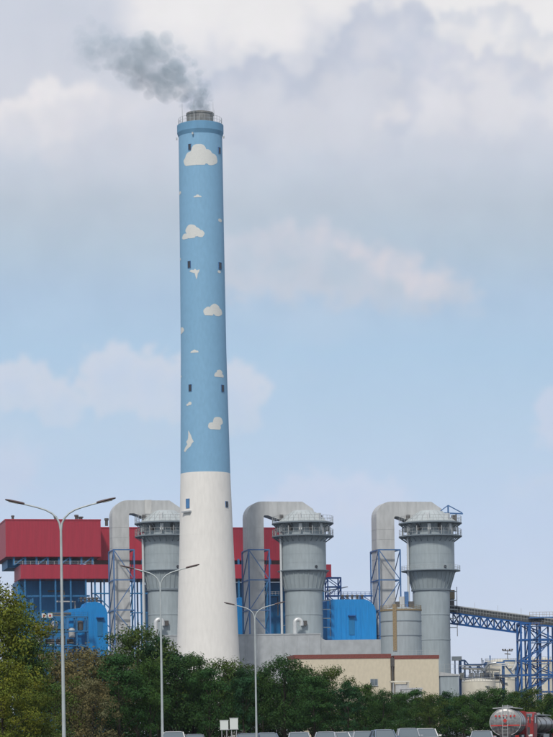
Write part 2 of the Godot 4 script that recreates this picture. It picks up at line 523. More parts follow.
func build_chimney() -> void:
	var axis := at(203.3, 330, CHD)
	axis.y = 0
	var t := thing("painted_chimney", "tall concrete smokestack painted white below and sky blue with clouds above", "chimney", axis)
	var border := 474.0
	var prof := [[ch_r(737) + 0.1, -0.1]]
	for r in [700.0, 665.0, 635.0, 600.0, 575.0, 550.0, 525.0, 500.0, border]:
		prof.append([ch_r(r), ch_h(r)])
	part(t, "white_shaft", lathe(prof, 96), M.chimney_white)
	prof = []
	for r in [border, 440.0, 400.0, 350.0, 300.0, 230.0, 180.0, 137.5]:
		prof.append([ch_r(r), ch_h(r)])
	part(t, "blue_shaft", lathe(prof, 96), M.chimney_blue)
	var rc := 23.2 * CHD / F
	part(t, "collar", lathe([[ch_r(137), ch_h(137.5)], [rc, ch_h(133.5)], [rc, ch_h(126)], [rc - 0.5, ch_h(125.4)], [4.2, ch_h(125.2)]], 96), M.collar_blue)
	var rl := 13.4 * CHD / F
	part(t, "flue_liner", lathe([[rl, ch_h(126)], [rl, ch_h(115.6)], [rl + 0.15, ch_h(115.5)], [rl + 0.15, ch_h(113.6)], [rl - 0.5, ch_h(113.3)], [rl - 0.5, ch_h(118)], [0.01, ch_h(118)]], 64), M.liner)
	part(t, "railing", ring_railing(rc - 0.5, 2.0, 28, 0.05), M.rail_grey, Vector3(0, ch_h(125.4), 0))
	for a in [-1.02, -0.28, 0.72, 2.4, 3.6]:
		var p := Vector3(sin(a) * (rc - 0.9), ch_h(125.4), cos(a) * (rc - 0.9))
		part(t, "lightning_rod", tube([p, p + Vector3(0, 6.2, 0)], 0.09, 0.04, 5), M.rail_grey)
	# aircraft warning lights under the rim
	for a in [-1.57, -0.3, 1.4]:
		var p := Vector3(sin(a) * (rc + 0.15), ch_h(139.5), cos(a) * (rc + 0.15))
		bx(t, "warning_light", 0.5, 0.7, 0.4, M.rail_grey, p, a)
	# window openings: recess with frame
	for w in [[192.2, 151.3, 2.3, 5.6], [221.3, 153.2, 1.8, 5.6], [191.7, 267.8, 2.5, 6.4], [222.0, 268.5, 2.4, 6.4], [192.7, 390.4, 2.5, 6.4], [224.5, 390.6, 2.2, 6.4], [190.3, 505.0, 3.6, 9.0], [228.6, 506.0, 2.0, 5.5]]:
		var cxp: float = ch_cx(w[1])
		var r := ch_r(w[1])
		var s: float = clampf((w[0] - cxp) * CHD / F / r, -0.97, 0.97)
		var a := asin(s)
		var h: float = w[3] * CHD / F
		var ww: float = minf(w[2] * CHD / F / maxf(cos(a), 0.35), 1.3)
		var low := Vector3(sin(a) * r, ch_h(w[1] + w[3] / 2), cos(a) * r)
		var win := bx(t, "window", ww, h, 0.24, M.window_blue if w[1] > 480.0 and w[0] < 200.0 else M.dark, low, a)
		for sx in [-1, 1]:
			bx(win, "frame", 0.09, h + 0.18, 0.36, M.steel_blue, Vector3(sx * (ww / 2 + 0.045), -h / 2 - 0.09, 0))
		for sy in [-1, 1]:
			bx(win, "frame", ww, 0.09, 0.36, M.steel_blue, Vector3(0, sy * (h / 2 + 0.045) - 0.045, 0))
	# service ledge below the blue window, and a door hood
	var al := asin((189.5 - ch_cx(513)) * CHD / F / ch_r(513))
	var pl := Vector3(sin(al) * (ch_r(513) + 0.3), ch_h(514), cos(al) * (ch_r(513) + 0.3))
	bx(t, "ledge", 3.6, 0.5, 1.0, M.concrete, pl, al)
	# slip-form joints of the shaft
	for py in [512.0, 536.0, 560.0, 584.0, 608.0, 632.0]:
		var rr := ch_r(py)
		part(t, "pour_joint", lathe([[rr - 0.1, ch_h(py) - 0.05], [rr + 0.02, ch_h(py) - 0.05], [rr + 0.02, ch_h(py) + 0.05], [rr - 0.1, ch_h(py) + 0.05]], 96), M.chimney_white)
	# the mural
	var clouds := [
		[[195, 163, 8], [191.5, 165, 5.5], [201, 156.5, 8.2], [208, 161, 7.5], [213, 163.5, 6.5], [203, 164, 7.0]],
		[[187.8, 239.5, 3.4], [193.5, 233.5, 5.6], [198, 236, 5.0], [203, 238, 3.8], [194, 239, 4.2]],
		[[203.6, 314.5, 4.6], [212, 308, 6.0], [219.5, 315, 4.6], [211, 315.5, 5.2], [217, 311.5, 4.5]],
		[[219.5, 378, 3.0], [221.5, 375, 2.8], [223, 378.5, 2.6]],
		[[214.3, 428.8, 3.9], [220, 424, 4.8], [224.5, 430, 3.0], [219, 429.5, 4.0]],
		[[200, 201, 2.0], [197.5, 201.5, 1.4], [202.5, 201.6, 1.4]],
		[[196.8, 354.8, 2.2], [194.5, 355.3, 1.5], [199.3, 355.2, 1.6]],
		[[192.3, 405.8, 1.8], [190, 406.8, 1.2]],
		[[182.9, 331.4, 3.4]], [[181.6, 260, 1.5]], [[221.2, 274.6, 1.5]], [[222.0, 223.0, 1.8]], [[181.5, 194, 1.8]], [[182.3, 377, 1.4]],
	]
	for c in clouds:
		mural(t, "painted_cloud", circles(c), 0.6)
	mural(t, "painted_bird", PackedVector2Array([Vector2(191.8, 274.6), Vector2(193.5, 273.2), Vector2(196, 273.6), Vector2(197.5, 272.6), Vector2(199.2, 274.2), Vector2(202, 273.4), Vector2(201.6, 275.6), Vector2(200.2, 277.6), Vector2(199.8, 281), Vector2(198.9, 283.2), Vector2(198, 280), Vector2(197.2, 277), Vector2(194.5, 276)]), 0.0)
	mural(t, "painted_bird", PackedVector2Array([Vector2(190.6, 432.3), Vector2(192, 434.5), Vector2(193.5, 437.6), Vector2(194.6, 441), Vector2(196.2, 444), Vector2(194.4, 445.6), Vector2(193, 448.5), Vector2(190, 450.6), Vector2(187.5, 453.6), Vector2(186.2, 452.2), Vector2(187.6, 449), Vector2(189.8, 446), Vector2(188.6, 443.5), Vector2(190.4, 441), Vector2(190.8, 437)]), 0.0)

func circles(c: Array) -> PackedVector2Array:
	var total := PackedVector2Array()
	for k in c:
		var p := PackedVector2Array()
		for i in 20:
			var a := TAU * i / 20
			var r: float = k[2] * (1.0 + 0.04 * sin(a * 5 + k[0]))
			p.append(Vector2(k[0] + cos(a) * r, k[1] + sin(a) * r * 0.95))
		if total.is_empty():
			total = p
		else:
			var m := Geometry2D.merge_polygons(total, p)
			total = m[0]
			for q in m:
				if q.size() > total.size():
					total = q
	# clouds are flat underneath
	if c.size() > 2:
		var bottom := -1e9
		for q in total:
			bottom = maxf(bottom, q.y)
		var cut := PackedVector2Array([Vector2(0, 0), Vector2(500, 0), Vector2(500, bottom - 1.2), Vector2(0, bottom - 1.2)])
		total = Geometry2D.intersect_polygons(total, cut)[0]
	return total

func mural(t: Node3D, called: String, poly: PackedVector2Array, _soft: float) -> void:
	var flat := PackedVector2Array()      # angle, height
	for p in poly:
		var s := (p.x - ch_cx(p.y)) * CHD / F / ch_r(p.y)
		flat.append(Vector2(asin(clampf(s, -0.985, 0.985)), ch_h(p.y)))
	var lo := 9.0
	var hi := -9.0
	for p in flat:
		lo = minf(lo, p.x)
		hi = maxf(hi, p.x)
	var st := begin()
	var step := 0.06
	var a := lo
	while a < hi:
		var strip := PackedVector2Array([Vector2(a, -10), Vector2(a + step, -10), Vector2(a + step, 300), Vector2(a, 300)])
		for piece in Geometry2D.intersect_polygons(flat, strip):
			var idx := Geometry2D.triangulate_polygon(piece)
			for i in range(0, idx.size(), 3):
				var v := []
				for k in 3:
					var p := piece[idx[i + k]]
					var r := ch_r(ch_py(p.y)) + 0.04
					v.append(Vector3(sin(p.x) * r, p.y, cos(p.x) * r))
				var mid: Vector3 = v[0] + v[1] + v[2]
				tri(st, v[0], v[1], v[2], Vector3(mid.x, 0, mid.z).normalized())
		a += step
	part(t, called, st.commit(), M.mural_white)

func build_smoke() -> void:
	var t := thing("smoke_plume", "grey smoke drifting up and away from the top of the chimney", "smoke", at(200, 113, CHD))
	t.set_meta("kind", "stuff")
	var r2 := RandomNumberGenerator.new()
	r2.seed = 19
	# spine of the plume in photograph pixels: x, y, half width, density
	var spine := [[205, 116, 6, 0.26], [202, 107, 11, 0.20], [196, 97, 18, 0.14], [186, 86, 23, 0.105], [173, 76, 29, 0.09], [158, 69, 34, 0.075], [145, 62, 34, 0.065], [132, 58, 28, 0.055], [118, 54, 20, 0.04], [102, 49, 29, 0.045], [94, 45, 28, 0.042]]
	var mats := {}
	for i in 400:
		var f := pow(r2.randf(), 0.9) * (spine.size() - 1.001)
		var k := int(f)
		var u := f - k
		var x: float = lerpf(spine[k][0], spine[k + 1][0], u)
		var y: float = lerpf(spine[k][1], spine[k + 1][1], u)
		var w: float = lerpf(spine[k][2], spine[k + 1][2], u)
		var dn: float = lerpf(spine[k][3], spine[k + 1][3], u)
		var ang := r2.randf() * TAU
		var small := i % 4 > 0
		var rad := w * (sqrt(r2.randf()) * (0.98 if small else 0.7))
		var size := w * (r2.randf_range(0.08, 0.22) if small else r2.randf_range(0.28, 0.45)) + 0.9
		var p := at(x + cos(ang) * rad, y + sin(ang) * rad, CHD + r2.randf_range(-1, 1) * w * 0.28) - t.position
		var fog := FogVolume.new()
		fog.name = "puff"
		fog.shape = RenderingServer.FOG_VOLUME_SHAPE_ELLIPSOID
		var s := size * CHD / F
		fog.size = Vector3(s * r2.randf_range(1.5, 3.0), s * r2.randf_range(1.2, 2.0), s * r2.randf_range(1.6, 2.4))
		var q := snappedf(dn * (0.56 if small else 0.27) * r2.randf_range(0.3, 1.5), 0.006) + 0.004
		if not mats.has(q):
			var m := FogMaterial.new()
			m.resource_name = "smoke"
			m.density = q
			m.albedo = Color(0.87, 0.95, 1.0)
			mats[q] = m
		fog.material = mats[q]
		t.add_child(fog, true)
		fog.position = p
		fog.rotation = Vector3(0, r2.randf() * 3, r2.randf_range(-0.9, 0.3))

# ---------------------------------------------------------------- red boiler halls
# a clad box whose front-left corner stands at a pixel; size in metres; returned node sits at that corner on the ground
func build_red_halls() -> void:
	var d := 905.0
	var k := d / F
	var o := at(6, 556, d)
	var t := thing("boiler_house", "long dark red clad hall raised on blue steel columns with lower red gallery", "factory hall", Vector3(o.x, 0, o.z), YAW)
	var cw := cos(YAW)
	var y0 := at(50, 556, d).y
	var y1 := at(50, 519.7, d).y
	var wA := 93.8 * k / cw
	var dep := 40.0
	bx(t, "upper_hall", wA, y1 - y0, dep, M.red, Vector3(wA / 2, y0, -dep / 2))
	bx(t, "parapet_cap", wA + 0.3, 0.5, dep + 0.3, M.red, Vector3(wA / 2, y1, -dep / 2))
	# the farther hall, a little lower and set back
	var wB := 200.0 * k / cw
	var yb1 := at(110, 524, d).y
	var yb0 := at(110, 556.5, d).y
	bx(t, "rear_hall", wB, yb1 - yb0, dep - 10, M.red, Vector3(wA + wB / 2 + 0.01, yb0, -dep / 2 - 6))
	bx(t, "parapet_cap", wB + 0.2, 0.5, dep - 9.7, M.red, Vector3(wA + wB / 2 + 0.2, yb1, -dep / 2 - 6))
	# roof vents
	for v in [[15, 5.5, 2.0], [57, 5.0, 2.0], [78, 6.5, 2.6], [82, 4.5, 3.6], [108, 8.5, 2.6]]:
		var vx: float = (v[0] - 6) * k / cw
		var vh: float = v[1] * k * 0.9
		var vb := part(t, "roof_vent", lathe([[v[2] * k * 0.6, 0], [v[2] * k * 0.6, vh * 0.7], [v[2] * k * 0.85, vh * 0.72], [v[2] * k * 0.85, vh], [0.01, vh + 0.1]], 12), M.equipment, Vector3(vx, (y1 if v[0] < 99 else yb1) + 0.48, -6))
	# lower gallery, standing forward
	var g1 := at(50, 564.5, d).y
	var g0 := at(50, 577, d).y
	var gw := (339.0 - 17.0) * k / cw - 4.0
	var gx := 11.0 * k + 1.0
	bx(t, "gallery", gw, g1 - g0, 22, M.red, Vector3(gx + gw / 2, g0, -9 + 1.0))
	bx(t, "gallery_sill", gw + 0.2, 0.6, 22.2, M.red, Vector3(gx + gw / 2, g0 - 0.61, -8))
	# dark bunker level between hall and gallery, held back
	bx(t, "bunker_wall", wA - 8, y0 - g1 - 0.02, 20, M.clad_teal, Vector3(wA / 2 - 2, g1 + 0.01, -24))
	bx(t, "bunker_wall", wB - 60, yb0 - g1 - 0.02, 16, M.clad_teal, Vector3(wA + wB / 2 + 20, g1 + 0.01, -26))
	# teal clad walls at the bottom, set back behind the columns
	var tw := 68.0 * k / cw
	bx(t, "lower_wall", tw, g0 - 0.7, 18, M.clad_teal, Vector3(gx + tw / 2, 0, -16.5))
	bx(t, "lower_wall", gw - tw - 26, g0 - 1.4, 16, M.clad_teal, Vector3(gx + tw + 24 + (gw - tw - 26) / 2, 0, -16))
	for i in 5:
		var xx := gx + 1.5 + i * (tw - 3) / 4
		bx(t, "column", 0.6, g0 - 0.7, 0.6, M.steel_teal, Vector3(xx, 0, 2.0))
	for y in [g0 * 0.88, g0 * 0.62, g0 * 0.36]:
		bx(t, "girder", tw, 0.6, 0.5, M.steel_teal, Vector3(gx + tw / 2, y, 1.2))
	for i in 8:
		var xx := 3.0 + i * (wA - 6) / 7
		bx(t, "column", 0.7, y0 - g1, 0.7, M.steel_teal, Vector3(xx, g1, -1.2))
		if i % 2 == 0 and i < 7:
			beam(t, "brace", Vector3(xx, g1, -1.2), Vector3(xx + (wA - 6) / 7, y0, -1.2), 0.45, M.steel_teal)
	for i in 12:
		beam(t, "column", Vector3(wA + 4 + i * 6, g1, -5), Vector3(wA + 4 + i * 6, yb0, -5), 0.7, M.steel_teal)
	# walkways, pipes and cable trays hung in the open bays before the lower walls
	for i in 26:
		var xx := gx + rng.randf_range(0.5, gw - 9)
		var yy := g0 * rng.randf_range(0.34, 0.93)
		var ll := rng.randf_range(3.0, 8.0)
		if i % 3 == 0:
			bx(t, "walkway", ll, 0.25, 2.4, M.steel_teal, Vector3(xx + ll / 2, yy, -0.2))
			part(t, "walkway_rail", line_railing(ll, 1.3, 1.4, 0.12), M.rail_grey if i % 2 else M.steel_blue, Vector3(xx + ll / 2, yy + 0.25, 1.0))
		else:
			part(t, "pipe", tube([Vector3(xx, yy, -1.5), Vector3(xx + ll, yy, -1.5), Vector3(xx + ll, yy - rng.randf_range(2, 7), -1.5)], rng.randf_range(0.2, 0.45), -1.0, 7), [M.duct_grey, M.equipment, M.steel_blue, M.pipe_white][i % 4])
	# gallery handrail lights: the pale dots of pipes on the ledge
	part(t, "ledge_railing", line_railing(wA - 6, 1.3, 3.0, 0.12), M.rail_grey, Vector3(wA / 2, g1 + 0.02, 1.5))
	# open lattice bay with sky behind, right of the lower wall
	for i in 7:
		var xx := gx + tw + 2.0 + i * 3.4
		for z in [1.0, -8.0]:
			beam(t, "column", Vector3(xx, 0, z), Vector3(xx, g0 - 0.6, z), 0.55, M.steel_teal)
	for y in [g0 * 0.9, g0 * 0.78, g0 * 0.66, g0 * 0.54]:
		beam(t, "girder", Vector3(gx + tw + 1, y, 1.4), Vector3(gx + tw + 24, y, 1.4), 0.45, M.steel_teal)
		beam(t, "brace", Vector3(gx + tw + 2, y, 1.0), Vector3(gx + tw + 9, y - g0 * 0.12, 1.0), 0.35, M.steel_teal)
		beam(t, "brace", Vector3(gx + tw + 16, y, 1.0), Vector3(gx + tw + 9, y - g0 * 0.12, 1.0), 0.35, M.steel_teal)
	# columns that carry the rear gallery right to its end
	for i in 16:
		var xx := gx + tw + 34 + i * 5.3
		if xx < gx + gw - 1:
			bx(t, "column", 0.7, g0 - 0.6, 0.7, M.steel_teal, Vector3(xx, 0, 1.8))
	# two warning panels on the pipe bridge
	for px in [44.2, 50.2]:
		var p := at(px, 617.8, 860)
		var s := thing("warning_panel", "small white square notice panel on the pipe rack below red hall", "sign", p, YAW, "notice panels on the pipe rack")
		bx(s, "board", 1.6, 1.5, 0.1, M.sign_white, Vector3.ZERO)
		bx(s, "mark", 0.8, 0.7, 0.04, M.sign_red, Vector3(0, 0.4, 0.08))
	# pipe rack with equipment before the hall
	var r := at(22, 617, 861.5)
	var rack := thing("pipe_rack", "blue steel pipe rack with brown pipes and vessels below red hall", "pipe rack", Vector3(r.x, 0, r.z), YAW)
	var rw := 66 * 861.0 / F
	var h2 := r.y
	for i in 7:
		for z in [0.0, -6.0]:
			bx(rack, "post", 0.5, h2 + (6.5 if i < 2 else 0.0), 0.5, M.steel_teal, Vector3(i * rw / 6, 0, z))
	for y in [h2, h2 - 5, h2 - 10, h2 - 15]:
		for z in [0.0, -6.0]:
			beam(rack, "beam", Vector3(0, y, z + 0.3), Vector3(rw, y, z + 0.3), 0.45, M.steel_teal)
	for i in 9:
		var y := h2 - 1.0 - (i / 2) * 4.6 + (i % 2) * 0.9
		var x0 := rw * rng.randf_range(0.1, 0.45)
		part(rack, "pipe", tube([Vector3(x0, y + 1.2, -1 - i % 3 * 1.4), Vector3(x0 + rw * rng.randf_range(0.3, 0.55), y + 1.2, -1 - i % 3 * 1.4)], 0.35 + 0.2 * (i % 2)), M.equipment if i % 3 else M.tan)
	for i in 6:
		var x0 := rw * (0.25 + 0.13 * i)
		part(rack, "vessel", lathe([[0.01, 0], [1.1, 0.3], [1.2, 2.8], [0.8, 3.4], [0.01, 3.6]], 14), M.equipment if i % 2 else M.duct_grey, Vector3(x0, h2 - 9.8 + (i % 3) * 2.5, -2.5))
	for i in 5:
		bx(rack, "cabinet", 2.2, 2.4, 1.6, [M.tan, M.equipment, M.belt_grey][i % 3], Vector3(rw * (0.3 + 0.14 * i), h2 - 14.6, -2.2))
	part(rack, "railing", line_railing(rw, 1.3, 2.5, 0.1), M.steel_teal, Vector3(rw / 2, h2 + 0.2, 0.2))

# ---------------------------------------------------------------- absorber towers and ducts
func lattice(t: Node3D, w: float, dep: float, levels: Array, m: Material, th: float, org := Vector3.ZERO) -> void:
	for sx in [-0.5, 0.5]:
		for sz in [-0.5, 0.5]:
			beam(t, "post", org + Vector3(sx * w, levels[0], sz * dep), org + Vector3(sx * w, levels[-1], sz * dep), th, m)
	for i in levels.size():
		var y: float = levels[i]
		if i > 0:
			for s in [-0.5, 0.5]:
				beam(t, "beam", org + Vector3(-w / 2, y, s * dep), org + Vector3(w / 2, y, s * dep), th * 0.9, m)
				beam(t, "beam", org + Vector3(s * w, y, -dep / 2), org + Vector3(s * w, y, dep / 2), th * 0.9, m)
			var yb: float = levels[i - 1]
			for s in [-0.5, 0.5]:
				var f := -1.0 if i % 2 else 1.0
				beam(t, "brace", org + Vector3(-w / 2 * f, yb, s * dep), org + Vector3(w / 2 * f, y, s * dep), th * 0.6, m)
				beam(t, "brace", org + Vector3(s * w, yb, -dep / 2), org + Vector3(s * w, y, dep / 2), th * 0.6, m)

func absorber(px: float, d: float, r: float, rlow: float, vent: bool, label: String) -> Node3D:
	var k := d / F
	var o := base_at(px, 560, d)
	var H := func(py: float) -> float: return at(px, py, d).y
	var t := thing("absorber_tower", label, "tower", o, YAW, "desulphurisation towers")
	part(t, "lower_shell", lathe([[rlow, -0.1], [rlow, H.call(590)]], 64), M.tower_grey)
	part(t, "taper", lathe([[rlow, H.call(590)], [r - 0.05, H.call(573)]], 64), M.taper_grey)
	part(t, "upper_shell", lathe([[r - 0.05, H.call(573)], [r, H.call(572.5)], [r, H.call(537)], [r * 0.955, H.call(536.9)], [r * 0.955, H.call(523)]], 64), M.tower_grey)
	var n := 28
	for i in n:
		var a := TAU * i / n
		var e := Vector3(sin(a), 0, cos(a))
		beam(t, "rib", e * (rlow + 0.02) + Vector3(0, H.call(590), 0), e * (r + 0.0) + Vector3(0, H.call(573), 0), 0.22, M.taper_grey, 0.4)
	for py in [572.0, 590.2]:
		var rr: float = r if py < 580.0 else rlow
		part(t, "flange", lathe([[rr - 0.1, H.call(py) - 0.28], [rr + 0.45, H.call(py) - 0.28], [rr + 0.45, H.call(py) + 0.28], [rr - 0.1, H.call(py) + 0.28]], 64), M.platform_grey)
	for py in [615.0, 640.0]:
		part(t, "seam_band", lathe([[rlow - 0.1, H.call(py) - 0.15], [rlow + 0.12, H.call(py) - 0.15], [rlow + 0.12, H.call(py) + 0.15], [rlow - 0.1, H.call(py) + 0.15]], 64), M.taper_grey)
	for py in [546.0, 555.0, 563.5]:
		part(t, "weld_seam", lathe([[r - 0.1, H.call(py) - 0.06], [r + 0.035, H.call(py) - 0.06], [r + 0.035, H.call(py) + 0.06], [r - 0.1, H.call(py) + 0.06]], 64), M.tower_grey)
	var rw := r + (1.0 if vent else 2.0)
	part(t, "walkway", lathe([[r * 0.95, H.call(571.6)], [rw, H.call(571.6)], [rw, H.call(570.8)], [r * 0.95, H.call(570.8)]], 64), M.platform_grey)
	if not vent:
		part(t, "railing", ring_railing(rw - 0.1, 1.6, 36, 0.05), M.rail_grey, Vector3(0, H.call(570.9), 0))
	# faceted conical roof
	part(t, "roof", lathe([[r * 1.08, H.call(523.4)], [r * 1.07, H.call(521.8)], [r * 0.56, H.call(512.6)], [r * 0.44, H.call(511.0)], [0.01, H.call(510.6)]], 20, true), M.dome_grey)
	for i in 20:
		var a := TAU * i / 20
		var e := Vector3(sin(a), 0, cos(a))
		beam(t, "roof_rib", e * r * 1.06 + Vector3(0, H.call(521.6), 0), e * r * 0.56 + Vector3(0, H.call(512.5), 0), 0.14, M.rail_grey)
	# two ring walkways with rails and brackets
	for py in [524.0, 537.0]:
		var rp := r + 2.7
		var y: float = H.call(py)
		part(t, "walkway", lathe([[r * 0.95, y - 0.12], [rp, y - 0.12], [rp, y + 0.26], [r * 0.95, y + 0.26]], 64), M.platform_grey)
		part(t, "railing", ring_railing(rp - 0.15, 2.2, 36, 0.06), M.rail_grey, Vector3(0, y + 0.2, 0))
		for i in 24:
			var a := TAU * (i + 0.5) / 24
			var e := Vector3(sin(a), 0, cos(a))
			beam(t, "bracket", e * (r * 0.955) + Vector3(0, y - 2.1, 0), e * (rp - 0.4) + Vector3(0, y - 0.2, 0), 0.22, M.platform_grey)
	# nozzle boxes between the walkways
	for i in 14:
		var a := TAU * (i + 0.3) / 14
		var e := Vector3(sin(a), 0, cos(a))
		bx(t, "nozzle_box", 1.1, 2.1, 1.3, M.pipe_white if i % 3 else M.equipment, e * (r * 0.955 + 0.7) + Vector3(0, H.call(531.5), 0), a)
		part(t, "nozzle_pipe", tube([e * (r * 0.955 + 1.9) + Vector3(0, H.call(536.5), 0), e * (r * 0.955 + 1.9) + Vector3(0, H.call(527), 0)], 0.16, 0.16, 6), M.rail_grey)
	for i in 5:
		var a := TAU * (i * 0.21 + 0.1)
		var e := Vector3(sin(a), 0, cos(a))
		bx(t, "roof_box", 1.2, 2.6, 1.2, M.equipment if i % 2 else M.pipe_white, e * (r * 0.93) + Vector3(0, H.call(522.3), 0), a)
	# small hatch
	part(t, "hatch", lathe([[0.5, 0], [0.5, 0.25], [0.01, 0.26]], 14), M.dark, Vector3(r * 0.36, H.call(568), r * 0.935), Vector3(PI / 2, 0, 0))
	# drain pipe down the left, standing off the shell
	var xp := -(r + 0.4)
	part(t, "down_pipe", tube([Vector3(xp + 0.6, H.call(535), 2.0), Vector3(xp, H.call(534), 2.0), Vector3(xp, 0, 2.0)], 0.42, 0.42, 10), M.pipe_white)
	# goose-neck vent at the foot
	var pts := []
	for i in 9:
		var a := PI - PI * i / 8
		pts.append(Vector3(-r * 0.55 + cos(a) * 1.1, H.call(624) + sin(a) * 1.1, r + 2.0))
	pts.push_front(Vector3(pts[0].x, H.call(660), r + 2.0))
	pts.append(pts[-1] - Vector3(0, 1.0, 0))
	if vent:
		part(t, "vent_pipe", tube(pts, 0.75, 0.75, 12), M.pipe_white)
		bx(t, "side_box", 1.8, 1.6, 1.6, M.equipment, Vector3(-r * 0.55 + 2.6, H.call(626.5), r * 0.9))
	# stair at the right side
	for i in 5:
		var y: float = H.call(592 + i * 9)
		bx(t, "stair_landing", 2.6, 0.22, 2.2, M.platform_grey, Vector3(rlow + 1.0, y, 1.0))
		beam(t, "stair_post", Vector3(rlow + 2.2, y - 3.0, 2.0), Vector3(rlow + 2.2, y + 1.6, 2.0), 0.18, M.equipment)
	return t

func duct(x0: float, x1: float, xe: float, top: float, under: float, d: float, light_panel: bool, label: String, cage_bottom: float, frame_label: String) -> void:
	var k := d / F
	var o := base_at(x0, 560, d)
	var H := func(py: float) -> float: return at((x0 + x1) / 2, py, d).y
	var t := thing("flue_duct", label, "duct", o, YAW, "inverted U ducts beside the towers")
	var s := k / cos(YAW)
	var w := (x1 - x0) * s
	var dep := 7.0
	w -= dep * tan(YAW) * 0.55
	var ytop: float = H.call(top)
	var yun: float = H.call(under)
	var e := (xe - x0) * s - 1.0
	var R := 5.2
	var poly := PackedVector2Array([Vector2(0, -0.1)])
	for i in 9:
		var a := PI - PI / 2 * i / 8
		poly.append(Vector2(R + cos(a) * R, ytop - R + sin(a) * R))
	poly.append(Vector2(e, ytop))
	poly.append(Vector2(e + 3.6, ytop - 2.4))
	poly.append(Vector2(e + 5.0, yun - 1.0))
	poly.append(Vector2(e - 8, yun - 1.4))
	poly.append(Vector2(e - 12, yun))
	poly.append(Vector2(w + 0.3, yun))
	poly.append(Vector2(w, yun - 0.4))
	poly.append(Vector2(w, -0.1))
	part(t, "duct_body", prism(poly, dep), M.duct_grey, Vector3(0, 0, 0))
	# stiffening flanges: horizontal ones round the leg, upright ones along the arm
	var y := 6.0
	while y < yun - 2:
		bx(t, "flange", w + 0.1, 0.1, dep + 0.1, M.duct_grey, Vector3(w / 2, y, 0))
		y += 3.4
	var x := w + 1.6
	while x < e - 1:
		if x > R + 0.5:
			bx(t, "flange", 0.1, ytop - yun + 0.1, dep + 0.1, M.duct_grey, Vector3(x, yun - 0.05, 0))
		x += 3.2
	if light_panel:
		bx(t, "light_panel", 2.3, ytop - yun + 0.3, dep + 0.3, M.duct_light, Vector3((147 - x0) * s, yun - 0.15, 0))
	# support frame round the leg is a thing of its own
	var f := thing("support_frame", frame_label, "steel frame", o + Vector3(cos(YAW) * (w / 2 + 0.5), 0, -sin(YAW) * w / 2) + Vector3(sin(YAW), 0, cos(YAW)) * 0.8, YAW, "blue frames round the ducts")
	lattice(f, w + 1.2, dep + 4.4, [0.0, H.call(662), H.call(636), H.call(611), H.call(581), H.call(551)], M.steel_blue, 0.42)

func build_towers() -> void:
	absorber(166.0, 833, 7.6, 6.25, true, "grey flared absorber tower partly hidden behind the white chimney base")
	absorber(303.2, 842, 7.7, 6.35, true, "grey flared absorber tower between the chimney and blue vaulted shed")
	var t3 := absorber(430.6, 858, 8.15, 6.35, false, "grey flared absorber tower with roof crane beside the conveyor bridge")
	duct(111.3, 130.2, 171.0, 501.0, 514.0, 834, true, "grey inverted U duct with a pale panel next to red hall", 0, "blue steel lattice frame standing round the duct before the red hall")
	duct(245.3, 264.5, 304.0, 502.2, 516.0, 843, false, "grey inverted U duct just beside the white chimney base", 0, "blue steel lattice frame round the duct beside the chimney base")
	duct(374.4, 394.7, 433.0, 502.3, 517.0, 859, false, "grey inverted U duct rising behind the grey process tank", 0, "blue steel lattice frame rising behind the grey process tank")
	# roof crane of the last tower
	var y := at(430, 524, 858).y
	var yt := at(430, 505.5, 858).y
	var yj := at(430, 513.0, 858).y
	var a := Vector3(7.4, yj, 1.0)
	beam(t3, "crane_post", Vector3(6.2, y, 1.0), Vector3(6.2, yt, 1.0), 0.45, M.steel_blue)
	beam(t3, "crane_post", Vector3(9.0, y, 1.0), Vector3(9.0, yj, 1.0), 0.4, M.equipment)
	beam(t3, "crane_jib", Vector3(2.5, yj, 1.0), Vector3(11.4, yj - 0.3, 1.0), 0.45, M.steel_blue)
	beam(t3, "crane_stay", Vector3(6.2, yt, 1.0), Vector3(11.2, yj, 1.0), 0.3, M.steel_blue)
	beam(t3, "crane_stay", Vector3(6.2, yt, 1.0), Vector3(2.6, yj, 1.0), 0.3, M.steel_blue)
	bx(t3, "crane_winch", 1.6, 2.6, 1.6, M.equipment, Vector3(8.2, y + 0.3, 1.4))
	# grey process tank in front of the last tower
	var d := 815.0
	var r := 20.4 * d / F
	var o := base_at(401, 630, d)
	var H := func(py: float) -> float: return at(401, py, d).y
	var t := thing("process_tank", "grey round steel tank with a rusty tan stripe behind beige building", "tank", o, 0.0)
	part(t, "shell", lathe([[r, -0.1], [r, H.call(610)], [r * 0.4, H.call(607.5)], [0.01, H.call(607.0)]], 64), M.tower_grey)
	for py in [621.5, 636.0]:
		part(t, "band", lathe([[r - 0.1, H.call(py) - 0.14], [r + 0.12, H.call(py) - 0.14], [r + 0.12, H.call(py) + 0.14], [r - 0.1, H.call(py) + 0.14]], 64), M.platform_grey)
	part(t, "top_band", lathe([[r - 0.1, H.call(611.4)], [r + 0.2, H.call(611.4)], [r + 0.2, H.call(609.6)], [r - 0.1, H.call(609.6)]], 64), M.tan)
	part(t, "railing", ring_railing(r, 1.3, 30, 0.06), M.tan, Vector3(0, H.call(609.8), 0))
	var ax := asin(-7.0 / 20.4)
	bx(t, "stripe", 1.25, H.call(605) - H.call(651.5), 0.5, M.tan, Vector3(sin(ax) * r, H.call(651.5), cos(ax) * r), ax)
	for i in 4:
		bx(t, "roof_unit", 1.4 + 0.5 * (i % 2), 2.5 + 1.6 * (i % 3), 1.4, [M.equipment, M.duct_grey, M.steel_blue][i % 3], Vector3(-1.0 + i * 1.5, H.call(609), -1.5))

